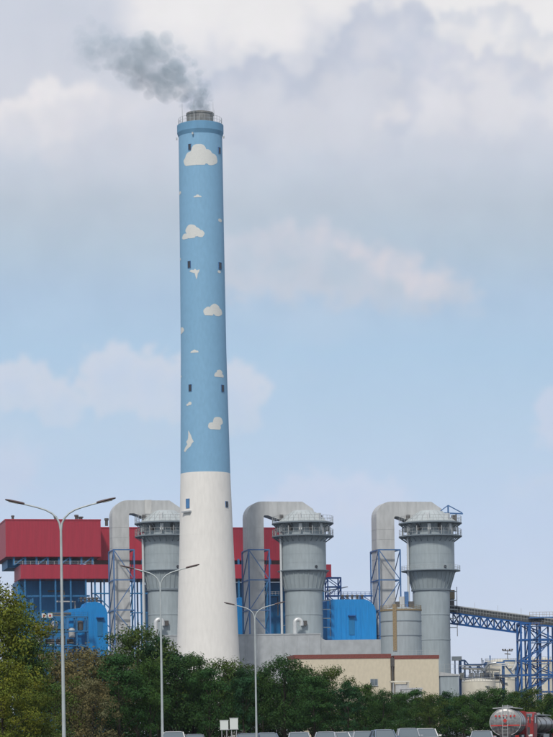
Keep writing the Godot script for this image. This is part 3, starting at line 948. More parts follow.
# ---------------------------------------------------------------- low buildings
func build_low_buildings() -> void:
	# grey concrete podium behind the chimney
	var d := 824.0
	var s := d / F / cos(YAW * 0.5)
	var o := base_at(158, 640, d)
	var t := thing("concrete_podium", "long low weathered grey concrete block behind the chimney foot", "building", o, YAW * 0.5)
	var y1 := at(170, 636, d).y
	var y2 := at(300, 641, d + 12).y
	var w1 := (321.0 - 158.0) * s
	var w2 := (392.0 - 321.0) * s
	bx(t, "high_block", w1, y1 + 0.1, 30, M.concrete, Vector3(w1 / 2, -0.1, -15.0))
	# curved shoulder down to the lower block
	var poly := PackedVector2Array([Vector2(0, -0.1)])
	for i in 7:
		var a := PI / 2 * i / 6
		poly.append(Vector2(2.0 * (1 - cos(a)), y1 - 0.01 - (y1 - y2) * sin(a)))
	poly.append(Vector2(w2, y2))
	poly.append(Vector2(w2, -0.1))
	part(t, "low_block", prism(poly, 29.0), M.concrete, Vector3(w1 + 0.005, 0, -14.9))
	for i in 12:
		var x := 4.0 + i * (w1 - 8) / 11
		bx(t, "buttress", 0.35, y1 - 0.4, 0.2, M.concrete, Vector3(x, 0, 0.08))
	part(t, "coping", boxm(w1 + 0.3, 0.35, 30.3), M.concrete, Vector3(w1 / 2, y1 + 0.175, -15.0))
	# blue vaulted sheds
	vault(327.0, 379.5, 599.0, 847, "bright blue shed with rounded roof between two grey towers", false)
	vault(69.0, 110.0, 601.5, 872, "bright blue shed with rounded roof below the red hall", true)
	vault(236.0, 246.5, 597.0, 875, "bright blue narrow shed end seen past the chimney", true)
	# stair frame above the first shed
	var f0 := base_at(333, 590, 862)
	var f := thing("stair_frame", "open blue steel stair frame above the blue vaulted shed", "steel frame", f0, YAW)
	var lv := [0.0, at(333, 616, 862).y, at(333, 606, 862).y, at(333, 596, 862).y, at(333, 587, 862).y, at(333, 578, 862).y]
	lattice(f, 4.6, 4.0, lv, M.steel_bright, 0.4)
	lattice(f, 6.0, 4.0, lv.slice(0, 4), M.steel_bright, 0.35, Vector3(6.2, 0, 0))
	lattice(f, 5.0, 4.0, lv.slice(0, 4), M.steel_bright, 0.35, Vector3(12.5, 0, 0))
	part(f, "railing", line_railing(17, 1.3, 1.6, 0.12), M.steel_bright, Vector3(7, lv[3], 2.0))
	beam(f, "pipe", Vector3(-2, lv[3] + 1.8, 1.0), Vector3(5, lv[4], 1.0), 0.4, M.duct_grey)
	# beige building with brick red parapet
	d = 782.0
	s = d / F / cos(YAW)
	o = base_at(294.5, 670, d)
	t = thing("beige_building", "low beige rendered building with brick red parapet in front of tank", "building", o, YAW * 0.6)
	y1 = at(340, 658.4, d).y
	y2 = at(340, 654.2, d).y
	w1 = (389.7 - 294.5) * s
	w2 = (437.7 - 393.6) * s
	bx(t, "wall", w1, y1 + 0.1, 16, M.beige, Vector3(w1 / 2, -0.1, -8))
	bx(t, "parapet", w1 + 0.4, y2 - y1, 16.4, M.brick_red, Vector3(w1 / 2, y1, -8))
	var xg := (393.6 - 294.5) * s
	bx(t, "gap_wall", xg - w1, y1 - 0.8, 14, M.beige, Vector3((xg + w1) / 2, 0, -8.5))
	var y3 := y1 - 0.35
	bx(t, "wall", w2, y3 + 0.1, 17, M.beige, Vector3(xg + w2 / 2, -0.1, -8.2))
	bx(t, "parapet", w2 + 0.3, 1.15, 17.3, M.brick_red, Vector3(xg + w2 / 2, y3, -8.2))
	part(t, "railing", line_railing(w2, 1.6, 1.5, 0.08), M.rail_grey, Vector3(xg + w2 / 2, y3 + 1.1, 0.1))
	part(t, "down_pipe", tube([Vector3(w1 + 0.6, y1 + 0.2, 0.15), Vector3(w1 + 0.6, 0, 0.15)], 0.28), M.equipment)
	bx(t, "hopper_head", 1.0, 2.6, 0.8, M.equipment, Vector3(w1 + 0.6, y1 - 2.6, 0.1))
	var hw := at(373, 685.2, d).y
	for wx in [(373.0 - 294.5) * s, (318.0 - 294.5) * s]:
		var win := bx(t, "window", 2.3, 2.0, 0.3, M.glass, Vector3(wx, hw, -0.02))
		for sx in [-1.15, 0.0, 1.15]:
			bx(win, "frame", 0.12, 2.1, 0.38, M.rail_grey, Vector3(sx, -1.05, 0.02))
		bx(win, "sill", 2.6, 0.15, 0.6, M.concrete, Vector3(0, -1.17, 0.1))
	# pale plant room and canopies before it
	o = base_at(400.5, 690, 770)
	t = thing("roof_canopy", "small pale flat canopy over grey equipment before the beige wall", "canopy", o, YAW * 0.6)
	var hc := at(400, 682.5, 770).y
	bx(t, "slab", 6.0, 0.5, 3.0, M.cream, Vector3(-0.2, hc, 0))
	for sx in [-2.4, 2.2]:
		for sz in [-1.2, 1.2]:
			bx(t, "post", 0.25, hc, 0.25, M.rail_grey, Vector3(sx, 0, sz))
	bx(t, "unit", 3.6, hc - 0.5, 2.0, M.duct_grey, Vector3(0.2, 0, -0.3))
	o = base_at(411, 692, 764)
	t = thing("equipment_shelter", "low grey metal shelter standing among the trees by beige building", "shelter", o, YAW * 0.6)
	hc = at(411, 689.5, 764).y
	bx(t, "body", 6.2, hc, 3.2, M.duct_grey, Vector3.ZERO)
	part(t, "roof", prism(PackedVector2Array([Vector2(-3.5, hc), Vector2(3.5, hc), Vector2(3.2, hc + 0.5), Vector2(-3.2, hc + 0.5)]), 3.6), M.duct_grey)
	# small service building at the foot of the last tower
	o = base_at(447, 680, 845)
	t = thing("service_cabin", "small grey cabin with slanted roof and railing at the tower foot", "cabin", o, YAW)
	var hb := at(447, 676, 845).y
	bx(t, "body", 6.4, hb, 6, M.tower_grey, Vector3.ZERO)
	part(t, "roof", prism(PackedVector2Array([Vector2(-3.6, hb), Vector2(3.6, hb), Vector2(3.6, hb + 0.4), Vector2(-3.6, hb + 1.3)]), 6.8), M.duct_grey)
	part(t, "railing", line_railing(6.4, 3.0, 1.6, 0.1), M.rail_grey, Vector3(0, hb + 0.9, 2.8))

func vault(x0: float, x1: float, ytop: float, d: float, label: String, left_low: bool) -> void:
	var s := d / F / cos(YAW)
	var o := base_at(x0, 620, d)
	var t := thing("vaulted_shed", label, "shed", o, YAW, "blue vaulted sheds")
	var y := at((x0 + x1) / 2, ytop, d).y
	var w := (x1 - x0) * s - 1.0
	var R := minf(4.6, w * 0.42)
	var poly := PackedVector2Array([Vector2(0, -0.1)])
	if left_low:
		poly.append(Vector2(0, y - 2.6))
		poly.append(Vector2(w * 0.4, y - 2.0))
		poly.append(Vector2(w * 0.48, y - 0.2))
	else:
		poly.append(Vector2(0, y - 0.6))
		poly.append(Vector2(0.7, y))
	for i in 9:
		var a := PI / 2 - PI / 2 * i / 8
		poly.append(Vector2(w - R + cos(a) * R, y - R + sin(a) * R))
	poly.append(Vector2(w, -0.1))
	part(t, "cladding", prism(poly, 14.0), M.clad_blue, Vector3(0, 0, -7))
	# standing seams on the front and a row of ribs
	var x := 1.6
	while x < w - R:
		bx(t, "seam", 0.12, y - 3.0, 0.14, M.clad_blue, Vector3(x, 0, 0.05))
		x += 1.7
	if w > 8:
		# a doorway bay with dark opening
		var dx := w * (0.5 if not left_low else 0.8)
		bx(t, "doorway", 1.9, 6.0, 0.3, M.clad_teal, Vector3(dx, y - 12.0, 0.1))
		bx(t, "hood", 2.6, 0.4, 1.6, M.steel_bright, Vector3(dx, y - 5.8, 0.6))
		part(t, "railing", line_railing(w * 0.55, 1.3, 1.2, 0.12), M.steel_teal, Vector3(w * 0.55, y + 0.01, -3.0))
		for i in 5:
			part(t, "roof_cowl", lathe([[0.35, 0], [0.35, 1.0], [0.6, 1.05], [0.6, 1.5], [0.01, 1.7]], 10), M.equipment, Vector3(w * (0.34 + 0.1 * i), y - 0.02, -1.6))

# ---------------------------------------------------------------- conveyor bridge
func build_conveyor() -> void:
	var a := at(449.5, 611.0, 868)
	var b := at(566.0, 626.5, 838)
	var t := thing("conveyor_bridge", "covered coal conveyor gallery on a blue steel truss", "conveyor", Vector3.ZERO)
	var ax := (b - a).normalized()
	var side := ax.cross(Vector3.UP).normalized() * 1.9
	var up := Vector3.UP
	beam(t, "deck", a, b, 4.0, M.belt_grey, 0.35)
	beam(t, "cover", a + up * 1.15, b + up * 1.15, 2.6, M.belt_grey, 1.6)
	beam(t, "cover_roof", a + up * 2.05, b + up * 2.05, 3.2, M.rail_grey, 0.18)
	for s in [-1.0, 1.0]:
		var so: Vector3 = side * s
		beam(t, "top_chord", a + so - up * 0.5, b + so - up * 0.5, 0.5, M.steel_bright)
		var n := 15
		beam(t, "bottom_chord", a + so - up * 4.2, a.lerp(b, 0.60) + so - up * 4.2, 0.5, M.steel_bright)
		for i in 10:
			var p := a.lerp(b, 0.06 * i)
			var q := a.lerp(b, 0.06 * (i + 1))
			beam(t, "post", p + so - up * 0.5, p + so - up * 4.2, 0.3, M.steel_bright)
			if i % 2 == 0:
				beam(t, "diagonal", p + so - up * 0.5, q + so - up * 4.2, 0.36, M.steel_bright)
			else:
				beam(t, "diagonal", p + so - up * 4.2, q + so - up * 0.5, 0.36, M.steel_bright)
		# handrail
		var st := begin()
		for i in 41:
			var p := a.lerp(b, i / 40.0) + so * 1.02
			tube_into(st, [p, p + up * 1.9], 0.05, 0.05, 4)
		for h in [0.95, 1.9]:
			tube_into(st, [a + so * 1.02 + up * h, b + so * 1.02 + up * h], 0.06, 0.06, 4)
		part(t, "handrail", st.commit(), M.rail_grey)
	# junction house where it meets the tower
	bx(t, "junction_box", 2.4, 4.6, 3.0, M.equipment, a + Vector3(0.4, -0.4, 0))
	bx(t, "junction_box", 1.6, 3.0, 2.4, M.tan, a + Vector3(1.0, 4.2, 0))
	for i in 4:
		beam(t, "lamp_mast", a.lerp(b, 0.25 + 0.2 * i) + side, a.lerp(b, 0.25 + 0.2 * i) + side + up * 4.2, 0.1, M.rail_grey)
	# cross platform over the trestle
	bx(t, "platform", 9.0, 0.5, 6.0, M.steel_blue, a.lerp(b, 0.80) + up * 1.6)
	part(t, "platform_rail", line_railing(9.0, 1.6, 1.2, 0.1), M.tan, a.lerp(b, 0.8) + up * 2.1 + Vector3(0, 0, 2.8))
	# trestle tower
	var d := 846.0
	var k := d / F
	var o := base_at(537, 650, d)
	var tt := thing("trestle_tower", "tall bright blue steel trestle tower under the conveyor bridge", "trestle", o, 0.08)
	var lv := []
	for py in [737.0, 692.0, 675.0, 661.0, 640.0, 623.5]:
		lv.append(maxf(0.0, at(537, py, d).y))
	lattice(tt, 36 * k, 7.0, lv, M.steel_bright, 0.62)
	lattice(tt, 12 * k, 6.2, lv, M.steel_bright, 0.5, Vector3(-1.5, 0, 0.2))
	for i in 3:
		beam(tt, "post", Vector3(-9 * k + i * 9 * k, 0, 4.0), Vector3(-9 * k + i * 9 * k, lv[-1], 4.0), 0.5, M.steel_bright)
	for i in range(1, lv.size()):
		bx(tt, "landing", 6.0, 0.25, 3.0, M.steel_blue, Vector3(0.5, lv[i] - 1.2, 3.6))
		part(tt, "landing_rail", line_railing(6.0, 1.2, 1.0, 0.09), M.tan if i % 2 else M.steel_blue, Vector3(0.5, lv[i] - 0.95, 5.0))
		beam(tt, "stair_flight", Vector3(-2.2, lv[i - 1], 4.4), Vector3(3.2, lv[i] - 1.1, 4.4), 0.8, M.steel_blue, 0.25)

# ---------------------------------------------------------------- cream tanks at the right
func build_tank_farm() -> void:
	for s in [[478.5, 681.5, 17.0, 868.0, "low cream storage tank with domed roof beyond the trees"], [501.5, 662.0, 17.0, 915.0, "tall cream storage tank behind the pipe bridge"], [537.0, 660.5, 19.0, 950.0, "wide cream storage tank behind the blue trestle tower"]]:
		var d: float = s[3]
		var r: float = s[2] * d / F
		var h := at(s[0], s[1], d).y
		var t := thing("storage_tank", s[4], "tank", base_at(s[0], s[1], d), 0.0, "cream storage tanks")
		part(t, "shell", lathe([[r, -0.1], [r, h]], 64), M.cream)
		part(t, "roof", lathe([[r + 0.1, h], [r * 0.6, h + r * 0.12], [r * 0.25, h + r * 0.17], [0.01, h + r * 0.18]], 48), M.cream)
		part(t, "railing", ring_railing(r - 0.2, 1.2, 36, 0.06), M.rail_grey, Vector3(0, h, 0))
		for j in 3:
			var y := h * (0.25 + 0.25 * j)
			part(t, "stiffener", lathe([[r - 0.05, y - 0.1], [r + 0.15, y - 0.1], [r + 0.15, y + 0.1], [r - 0.05, y + 0.1]], 48), M.cream)
		for j in 9:
			var aa := -0.7 + j * 0.14
			bx(t, "stair_step", 1.0, 0.25, 0.9, M.rail_grey, Vector3(sin(aa) * (r + 0.4), h * (0.1 + 0.1 * j), cos(aa) * (r + 0.4)), aa)
	# pipe bridge with frames before the tanks
	var d2 := 880.0
	var k := d2 / F
	var o := base_at(452, 670, d2)
	var t2 := thing("pipe_bridge", "blue grey pipe bridge with white pipes in front of cream tanks", "pipe rack", o, 0.0)
	var H := func(py: float) -> float: return at(485, py, d2).y
	for seg in [[9.0, 13.0, 660.0], [18.0, 26.0, 665.0], [33.0, 51.0, 663.0], [52.0, 64.0, 661.0]]:
		var x0: float = seg[0] * k
		var x1: float = seg[1] * k
		var y: float = H.call(seg[2])
		for x in [x0, x1]:
			for z in [0.0, -3.0]:
				beam(t2, "post", Vector3(x, 0, z), Vector3(x, y, z), 0.4, M.steel_blue)
		for z in [0.0, -3.0]:
			beam(t2, "beam", Vector3(x0, y, z), Vector3(x1, y, z), 0.5, M.steel_blue)
			beam(t2, "beam", Vector3(x0, y - 5.5, z), Vector3(x1, y - 5.5, z), 0.4, M.steel_blue)
		beam(t2, "brace", Vector3(x1, y, 0), Vector3(x1 + 4.0, y - 5.0, 0), 0.4, M.steel_blue)
	var yb: float = H.call(679)
	beam(t2, "walkway", Vector3(8 * k, yb, 0.6), Vector3(48 * k, yb, 0.6), 2.0, M.equipment, 0.5)
	part(t2, "railing", line_railing(40 * k, 1.2, 1.5, 0.1), M.equipment, Vector3(28 * k, yb + 0.2, 1.5))
	part(t2, "pipe", tube([Vector3(31 * k, H.call(671), 1), Vector3(36 * k, H.call(664), 1), Vector3(44 * k, H.call(663), 1)], 0.55), M.pipe_white)
	part(t2, "pipe", tube([Vector3(60 * k, H.call(671), 1), Vector3(65 * k, H.call(663), 1), Vector3(67 * k, H.call(655), 1)], 0.5), M.pipe_white)
	part(t2, "pipe", tube([Vector3(10 * k, H.call(668), 1), Vector3(48 * k, H.call(670), 1)], 0.4), M.cream)
	part(t2, "pipe", tube([Vector3(38 * k, H.call(684), 1), Vector3(41 * k, H.call(679), 1), Vector3(47 * k, H.call(678), 1), Vector3(51 * k, H.call(686), 1)], 0.35), M.equipment)
	for i in 6:
		bx(t2, "valve_box", 1.6, 2.0, 1.4, [M.cream, M.duct_grey, M.pipe_white][i % 3], Vector3((10 + i * 6.3 + (i * 7 % 4)) * k, yb + 0.3, -0.4))
	for i in 16:
		var x0 := rng.randf_range(6, 50) * k
		var y0: float = H.call(rng.randf_range(664, 684))
		var l := rng.randf_range(2.5, 9.0)
		var up := rng.randf_range(-3.5, 3.5)
		part(t2, "pipe", tube([Vector3(x0, y0, 1.2), Vector3(x0 + l, y0, 1.2), Vector3(x0 + l, y0 + up, 1.2)], rng.randf_range(0.12, 0.28), -1.0, 6), [M.pipe_white, M.cream, M.rail_grey, M.steel_blue][i % 4])
	for i in 5:
		beam(t2, "stanchion", Vector3((11 + i * 9) * k, 0, 1.6), Vector3((11 + i * 9) * k, H.call(672 - (i % 3) * 3), 1.6), 0.22, M.rail_grey)
	bx(t2, "white_cabinet", 3.4, 1.4, 2.5, M.sign_white, Vector3(5.0 * k, H.call(660), -1.0))
	beam(t2, "post", Vector3(3.2 * k, 0, -1), Vector3(3.2 * k, H.call(660), -1), 0.4, M.steel_blue)
	beam(t2, "post", Vector3(7.5 * k, 0, -1), Vector3(7.5 * k, H.call(660), -1), 0.4, M.steel_blue)
	# floodlight mast
	o = base_at(507.5, 660, 915)
	var t3 := thing("floodlight_mast", "slim mast with spread crossarms rising over cream tanks", "mast", o)
	var top := at(507.5, 651, 915).y
	part(t3, "pole", tube([Vector3(0, 0, 0), Vector3(0, top + 0.6, 0)], 0.22, 0.12), M.equipment)
	for y in [0.0, -1.2]:
		beam(t3, "crossarm", Vector3(-1.8 - y * 0.6, top + y + 0.2, 0), Vector3(1.8 + y * 0.6, top + y, 0), 0.35, M.equipment)
	for x in [-1.7, -0.8, 0.8, 1.7]:
		bx(t3, "floodlight", 0.6, 0.5, 0.5, M.equipment, Vector3(x, top + 0.25, 0.1))

# ---------------------------------------------------------------- trees
func tree_proto(sd: int, h: float, cw: float, bottom: float, clumps: int, leaves: int, leaf: float, tint: Color, vary: float, name_: String, label: String) -> Node3D:
	var r := RandomNumberGenerator.new()
	r.seed = sd
	var t := thing(name_, label, "tree")
	var st := begin()
	var top := Vector3(r.randf_range(-0.3, 0.3), h * 0.8, r.randf_range(-0.3, 0.3))
	tube_into(st, [Vector3(0, -0.1, 0), Vector3(0.05, h * 0.2, 0.04), Vector3(top.x * 0.5, h * 0.5, top.z * 0.5), top], 0.017 * h, 0.004 * h, 7)
	var centres := []
	for i in clumps:
		# irregular envelope: wide in the middle, pointed or lobed on top
		var f := pow(r.randf(), 0.8)
		var y := lerpf(bottom, h * 0.97, f)
		var env := cw * 0.5 * sqrt(maxf(0.03, 1.0 - pow(absf(f - 0.38) / 0.64, 2.2)))
		var a := r.randf() * TAU
		env *= 0.8 + 0.28 * sin(a * 2.0 + sd) + 0.12 * sin(a * 5.0 + y)
		var q := env * pow(r.randf(), 0.45)
		centres.append(Vector3(cos(a) * q, y, sin(a) * q))
	for i in mini(9, clumps):
		var c: Vector3 = centres[i]
		var y0 := clampf(c.y - cw * 0.35, h * 0.12, h * 0.7)
		tube_into(st, [Vector3(0.03, y0, 0.03), Vector3(c.x * 0.45, lerpf(y0, c.y, 0.6), c.z * 0.45), c], 0.008 * h, 0.002 * h, 5)
	part(t, "trunk", st.commit(), M.bark)
	st = begin()
	for c in centres:
		var cr := cw * r.randf_range(0.075, 0.165)
		var shade := 1.0 + r.randf_range(-vary, vary)
		var hue := r.randf_range(-0.12, 0.12)
		for i in leaves:
			var dir := Vector3(r.randfn(), r.randfn() * 0.85, r.randfn()).normalized()
			var p: Vector3 = c + dir * cr * pow(r.randf(), 0.4) * Vector3(1.15, 0.85, 1.15)
			if i % 12 == 0:
				p += dir * cr * r.randf() * 0.4
			var nrm := (dir + Vector3(r.randfn(), r.randfn() + 0.3, r.randfn()) * 0.38).normalized()
			var u := nrm.cross(Vector3(r.randfn(), r.randfn(), r.randfn())).normalized()
			var v := nrm.cross(u)
			var l := leaf * r.randf_range(0.6, 1.35)
			var k := shade * (1.0 + r.randf_range(-0.14, 0.14))
			st.set_color(Color(tint.r * k * (1.0 + hue), tint.g * k, tint.b * k * (1.0 - hue)))
			tri(st, p - u * l, p + v * l * 0.42, p + u * l, nrm)
			st.set_color(Color(tint.r * k * (1.0 + hue), tint.g * k, tint.b * k * (1.0 - hue)))
			tri(st, p - u * l, p + u * l, p - v * l * 0.42, nrm)
	part(t, "crown", st.commit(), M.leaf)
	return t

func plant_tree(protos: Array, i: int, px: float, topy: float, d: float, h0: float, label: String, group: String, wide := 1.0) -> void:
	var p := at(px, topy, d)
	var s := p.y / h0
	var src: Node3D = protos[i % protos.size()]
	var pos := Vector3(p.x, 0, p.z)
	var sc := Vector3(s * wide, s, s * wide)
	var turn := rng.randf() * TAU
	if not src.has_meta("placed"):
		src.set_meta("placed", true)
		src.position = pos
		src.rotation.y = turn
		src.scale = sc
		src.set_meta("label", label)
		src.set_meta("group", group)
	else:
		copy_of(src, pos, turn, sc, label, group).remove_meta("placed")

func build_trees() -> void:
	var dark := []
	for i in 6:
		dark.append(tree_proto(100 + i, 8.0, [5.4, 6.2, 4.6, 5.8, 6.6, 4.9][i], 1.9, 74, 120, 0.1, [Color(0.034, 0.082, 0.026), Color(0.055, 0.088, 0.024), Color(0.028, 0.07, 0.03), Color(0.044, 0.094, 0.026), Color(0.034, 0.072, 0.024), Color(0.046, 0.092, 0.028)][i], 0.26, "broadleaf_tree", "tree"))
	var low := []
	for i in 3:
		low.append(tree_proto(140 + i, 6.0, 6.0, 0.5, 62, 90, 0.12, Color(0.028, 0.066, 0.024), 0.22, "bushy_tree", "tree"))
	var olive := []
	for i in 2:
		olive.append(tree_proto(160 + i, 7.0, 6.0, 0.8, 74, 90, 0.105, Color(0.13, 0.118, 0.055), 0.25, "olive_shrub", "tree"))
	var near := []
	for i in 3:
		near.append(tree_proto(180 + i, 10.0, 7.2, 0.9, 120, 140, 0.1, [Color(0.125, 0.145, 0.024), Color(0.088, 0.118, 0.026), Color(0.06, 0.1, 0.028)][i], 0.3, "spreading_tree", "tree"))
	var la := "dark green leafy tree of the row before the chimney and concrete block"
	var ga := "dark green trees in a row"
	var i := 0
	for s in [[118, 655, 224], [136, 627, 232], [158, 636, 236], [150, 660, 226], [176, 657, 232], [192, 653, 240], [208, 668, 231], [226, 660, 238], [243, 667, 232], [262, 671, 239], [284, 657, 234], [299, 666, 240], [314, 676, 232], [331, 667, 238], [347, 681, 233], [365, 684, 238], [383, 690, 234], [400, 692, 240]]:
		plant_tree(dark, i, s[0], s[1], s[2], 8.0, "tallest dark green tree of the row, before the foot of the tower beside the chimney" if i == 1 else la if s[0] < 290 else "dark green leafy tree of the row standing before the beige building", ga, [1.0, 0.9, 1.15, 0.85, 1.05][i % 5])
		i += 1
	var lb := "low dark tree in the even row beside the tanker truck"
	for s in [[415, 690, 254], [430, 694, 250], [446, 691, 256], [463, 695, 251], [479, 691, 256], [497, 687, 252], [514, 692, 257], [530, 688, 253], [549, 693, 257], [567, 690, 254]]:
		plant_tree(dark, i, s[0], s[1], s[2], 8.0, lb, "low dark trees by the tankers", 1.12)
		i += 1
	var lc := "bushy dark tree filling the gaps behind the front tree row"
	i = 0
	var x := 96.0
	while x < 575:
		var ty := 678.0 if x < 320 else 699.0
		plant_tree(low, i, x + rng.randf_range(-4, 4), ty + rng.randf_range(-4, 5), 262 + rng.randf_range(-5, 5), 6.0, lc, "bushy trees behind the row", 1.25)
		x += 18
		i += 1
	i = 0
	for s in [[58, 654, 226], [80, 650, 232], [101, 653, 230], [70, 674, 222], [92, 680, 220]]:
		plant_tree(olive, i, s[0], s[1], s[2], 7.0, "brownish olive shrub between the yellow green tree and dark row", "olive shrubs")
		i += 1
	i = 0
	for s in [[-18, 586, 150], [6, 600, 154], [26, 638, 150], [2, 660, 143], [36, 692, 146]]:
		plant_tree(near, i, s[0], s[1], s[2], 10.0, "large yellow green tree beside the tall street lamp before the red hall" if i % 3 == 0 else "large mid green tree beside the tall street lamp before the red hall", "large trees by the lamp post")
		i += 1
	# rough grass under the trees
	var mm := MultiMesh.new()
	mm.transform_format = MultiMesh.TRANSFORM_3D
	var st := begin()
	for k in 5:
		var a := k * 1.3
		var e := Vector3(cos(a), 0, sin(a))
		tri(st, e * 0.05, e * -0.05, Vector3(e.z * 0.15, 0.32 + 0.05 * k, e.x * 0.15), e)
	var blade := st.commit()
	var gm := mat("grass", Color(0.05, 0.08, 0.025), 0.9)
	blade.surface_set_material(0, gm)
	mm.mesh = blade
	mm.instance_count = 5000
	for k in 5000:
		var b := Basis(Vector3.UP, rng.randf() * TAU).scaled(Vector3.ONE * rng.randf_range(0.6, 1.5))
		mm.set_instance_transform(k, Transform3D(b, Vector3(rng.randf_range(-32, 32), -0.02, rng.randf_range(-262, -218))))
	var g := MultiMeshInstance3D.new()
	g.name = "grass"
	g.multimesh = mm
	add_child(g)
	g.set_meta("kind", "stuff")
	g.set_meta("label", "rough grass on the verge under the tree row")
	g.set_meta("category", "grass")

# ---------------------------------------------------------------- street lamps and signs
func build_lamps() -> void:
	var src: Node3D = null
	for s in [[64.0, 94.0, "tall double arm street lamp in front of red hall", 500.5, 58.3], [162.5, 131.5, "double arm street lamp before the left grey tower", 570.0, 159.0], [256.5, 170.0, "double arm street lamp beside the white chimney foot", 604.0, 256.6]]:
		var d: float = s[1]
		var foot := at(s[0], 733, d)
		foot.y = 0
		if src == null:
			src = street_lamp(s[2], foot)
		else:
			copy_of(src, foot, 0.0, Vector3.ONE, s[2], "double arm street lamps")
	# pair of notice boards before the trees
	for s in [[224.3, 729.4, 8.2, 8.8, "small white notice board on posts before the trees"], [234.0, 729.0, 8.2, 10.6, "taller white notice board on posts before the trees"]]:
		var d := 206.0
		var p := at(s[0], s[1], d)
		var k := d / F
		var t := thing("notice_board", s[4], "sign", Vector3(p.x, 0, p.z), 0.0, "white notice boards")
		bx(t, "panel", s[2] * k, s[3] * k, 0.06, M.sign_white, Vector3(0, p.y, 0))
		for sx in [-0.3, 0.3]:
			part(t, "post", tube([Vector3(sx * s[2] * k, 0, -0.07), Vector3(sx * s[2] * k, p.y + s[3] * k * 0.9, -0.07)], 0.035), M.rail_grey)
		bx(t, "frame", s[2] * k + 0.08, 0.05, 0.09, M.rail_grey, Vector3(0, p.y + s[3] * k, 0))
		bx(t, "frame", s[2] * k + 0.08, 0.05, 0.09, M.rail_grey, Vector3(0, p.y - 0.05, 0))

func street_lamp(label: String, foot: Vector3) -> Node3D:
	var t := thing("street_lamp", label, "street lamp", foot, 0.0, "double arm street lamps")
	var fork := 9.15
	part(t, "pole", tube([Vector3(0, 0, 0), Vector3(0, 3.0, 0), Vector3(0, fork, 0)], 0.08, 0.045, 14), M.lamp_pole)
	part(t, "base_plate", lathe([[0.22, 0], [0.22, 0.04], [0.13, 0.05], [0.13, 0.5], [0.11, 0.52]], 16), M.lamp_pole)
	for s in [-1.0, 1.0]:
		var pts := []
		# up from the fork, bending outwards and flattening
		var c := [Vector2(0, fork - 0.05), Vector2(0.05, fork + 0.26), Vector2(0.16, fork + 0.47), Vector2(0.32, fork + 0.63), Vector2(0.55, fork + 0.76), Vector2(0.85, fork + 0.86), Vector2(1.15, fork + 0.94), Vector2(1.45, fork + 1.01)]
		for q in c:
			pts.append(Vector3(q.x * s, q.y, 0))
		part(t, "arm", tube(pts, 0.042, 0.027, 10), M.lamp_pole)
		var st := begin()
		var prof := [[0.0, 0.05, 0.035], [0.08, 0.07, 0.05], [0.3, 0.12, 0.05], [0.55, 0.13, 0.045], [0.7, 0.09, 0.03], [0.74, 0.05, 0.02]]
		for k in prof.size() - 1:
			var a: Array = prof[k]
			var b: Array = prof[k + 1]
			var ring := func(e: Array) -> Array:
				var out := []
				for j in 10:
					var an := TAU * j / 10
					out.append(Vector3(s * e[0], sin(an) * e[2] + 0.02, cos(an) * e[1]))
				return out
			var ra: Array = ring.call(a)
			var rb: Array = ring.call(b)
			for j in 10:
				quad(st, ra[j], ra[(j + 1) % 10], rb[(j + 1) % 10], rb[j])
		var head := part(t, "lamp_head", st.commit(), M.lamp_head, Vector3(1.36 * s, fork + 0.99, 0), Vector3(0, 0, 0.23 * s))
		part(head, "lens", boxm(0.36, 0.012, 0.17), M.lamp_lens, Vector3(0.42 * s, -0.032, 0))
	return t

# ---------------------------------------------------------------- vehicles
func loft(sections: Array) -> ArrayMesh:
	# sections along z; each an array of points of equal count, closed
	var st := begin()
	for i in sections.size() - 1:
		var a: Array = sections[i]
		var b: Array = sections[i + 1]
		for j in a.size():
			var j2 := (j + 1) % a.size()
			quad(st, a[j], a[j2], b[j2], b[j])
	for e in [0, sections.size() - 1]:
		var s: Array = sections[e]
		var mid := Vector3.ZERO
		for p in s:
			mid += p
		mid /= s.size()
		for j in s.size():
			tri(st, s[j], s[(j + 1) % s.size()], mid, Vector3(0, 0, 1 if e else -1))
	st.index()
	var m := st.commit()
	return m

func body_ring(z: float, w: float, y0: float, y1: float, top_w: float) -> Array:
	# rounded box section
	var c := 0.09
	return [Vector3(-w + 0.12, y0, z), Vector3(w - 0.12, y0, z), Vector3(w - 0.03, y0 + 0.12, z), Vector3(w, lerpf(y0, y1, 0.5), z), Vector3(lerpf(w, top_w, 0.4), y1 - c, z), Vector3(top_w - c, y1, z), Vector3(-top_w + c, y1, z), Vector3(-lerpf(w, top_w, 0.4), y1 - c, z), Vector3(-w, lerpf(y0, y1, 0.5), z), Vector3(-w + 0.03, y0 + 0.12, z)]

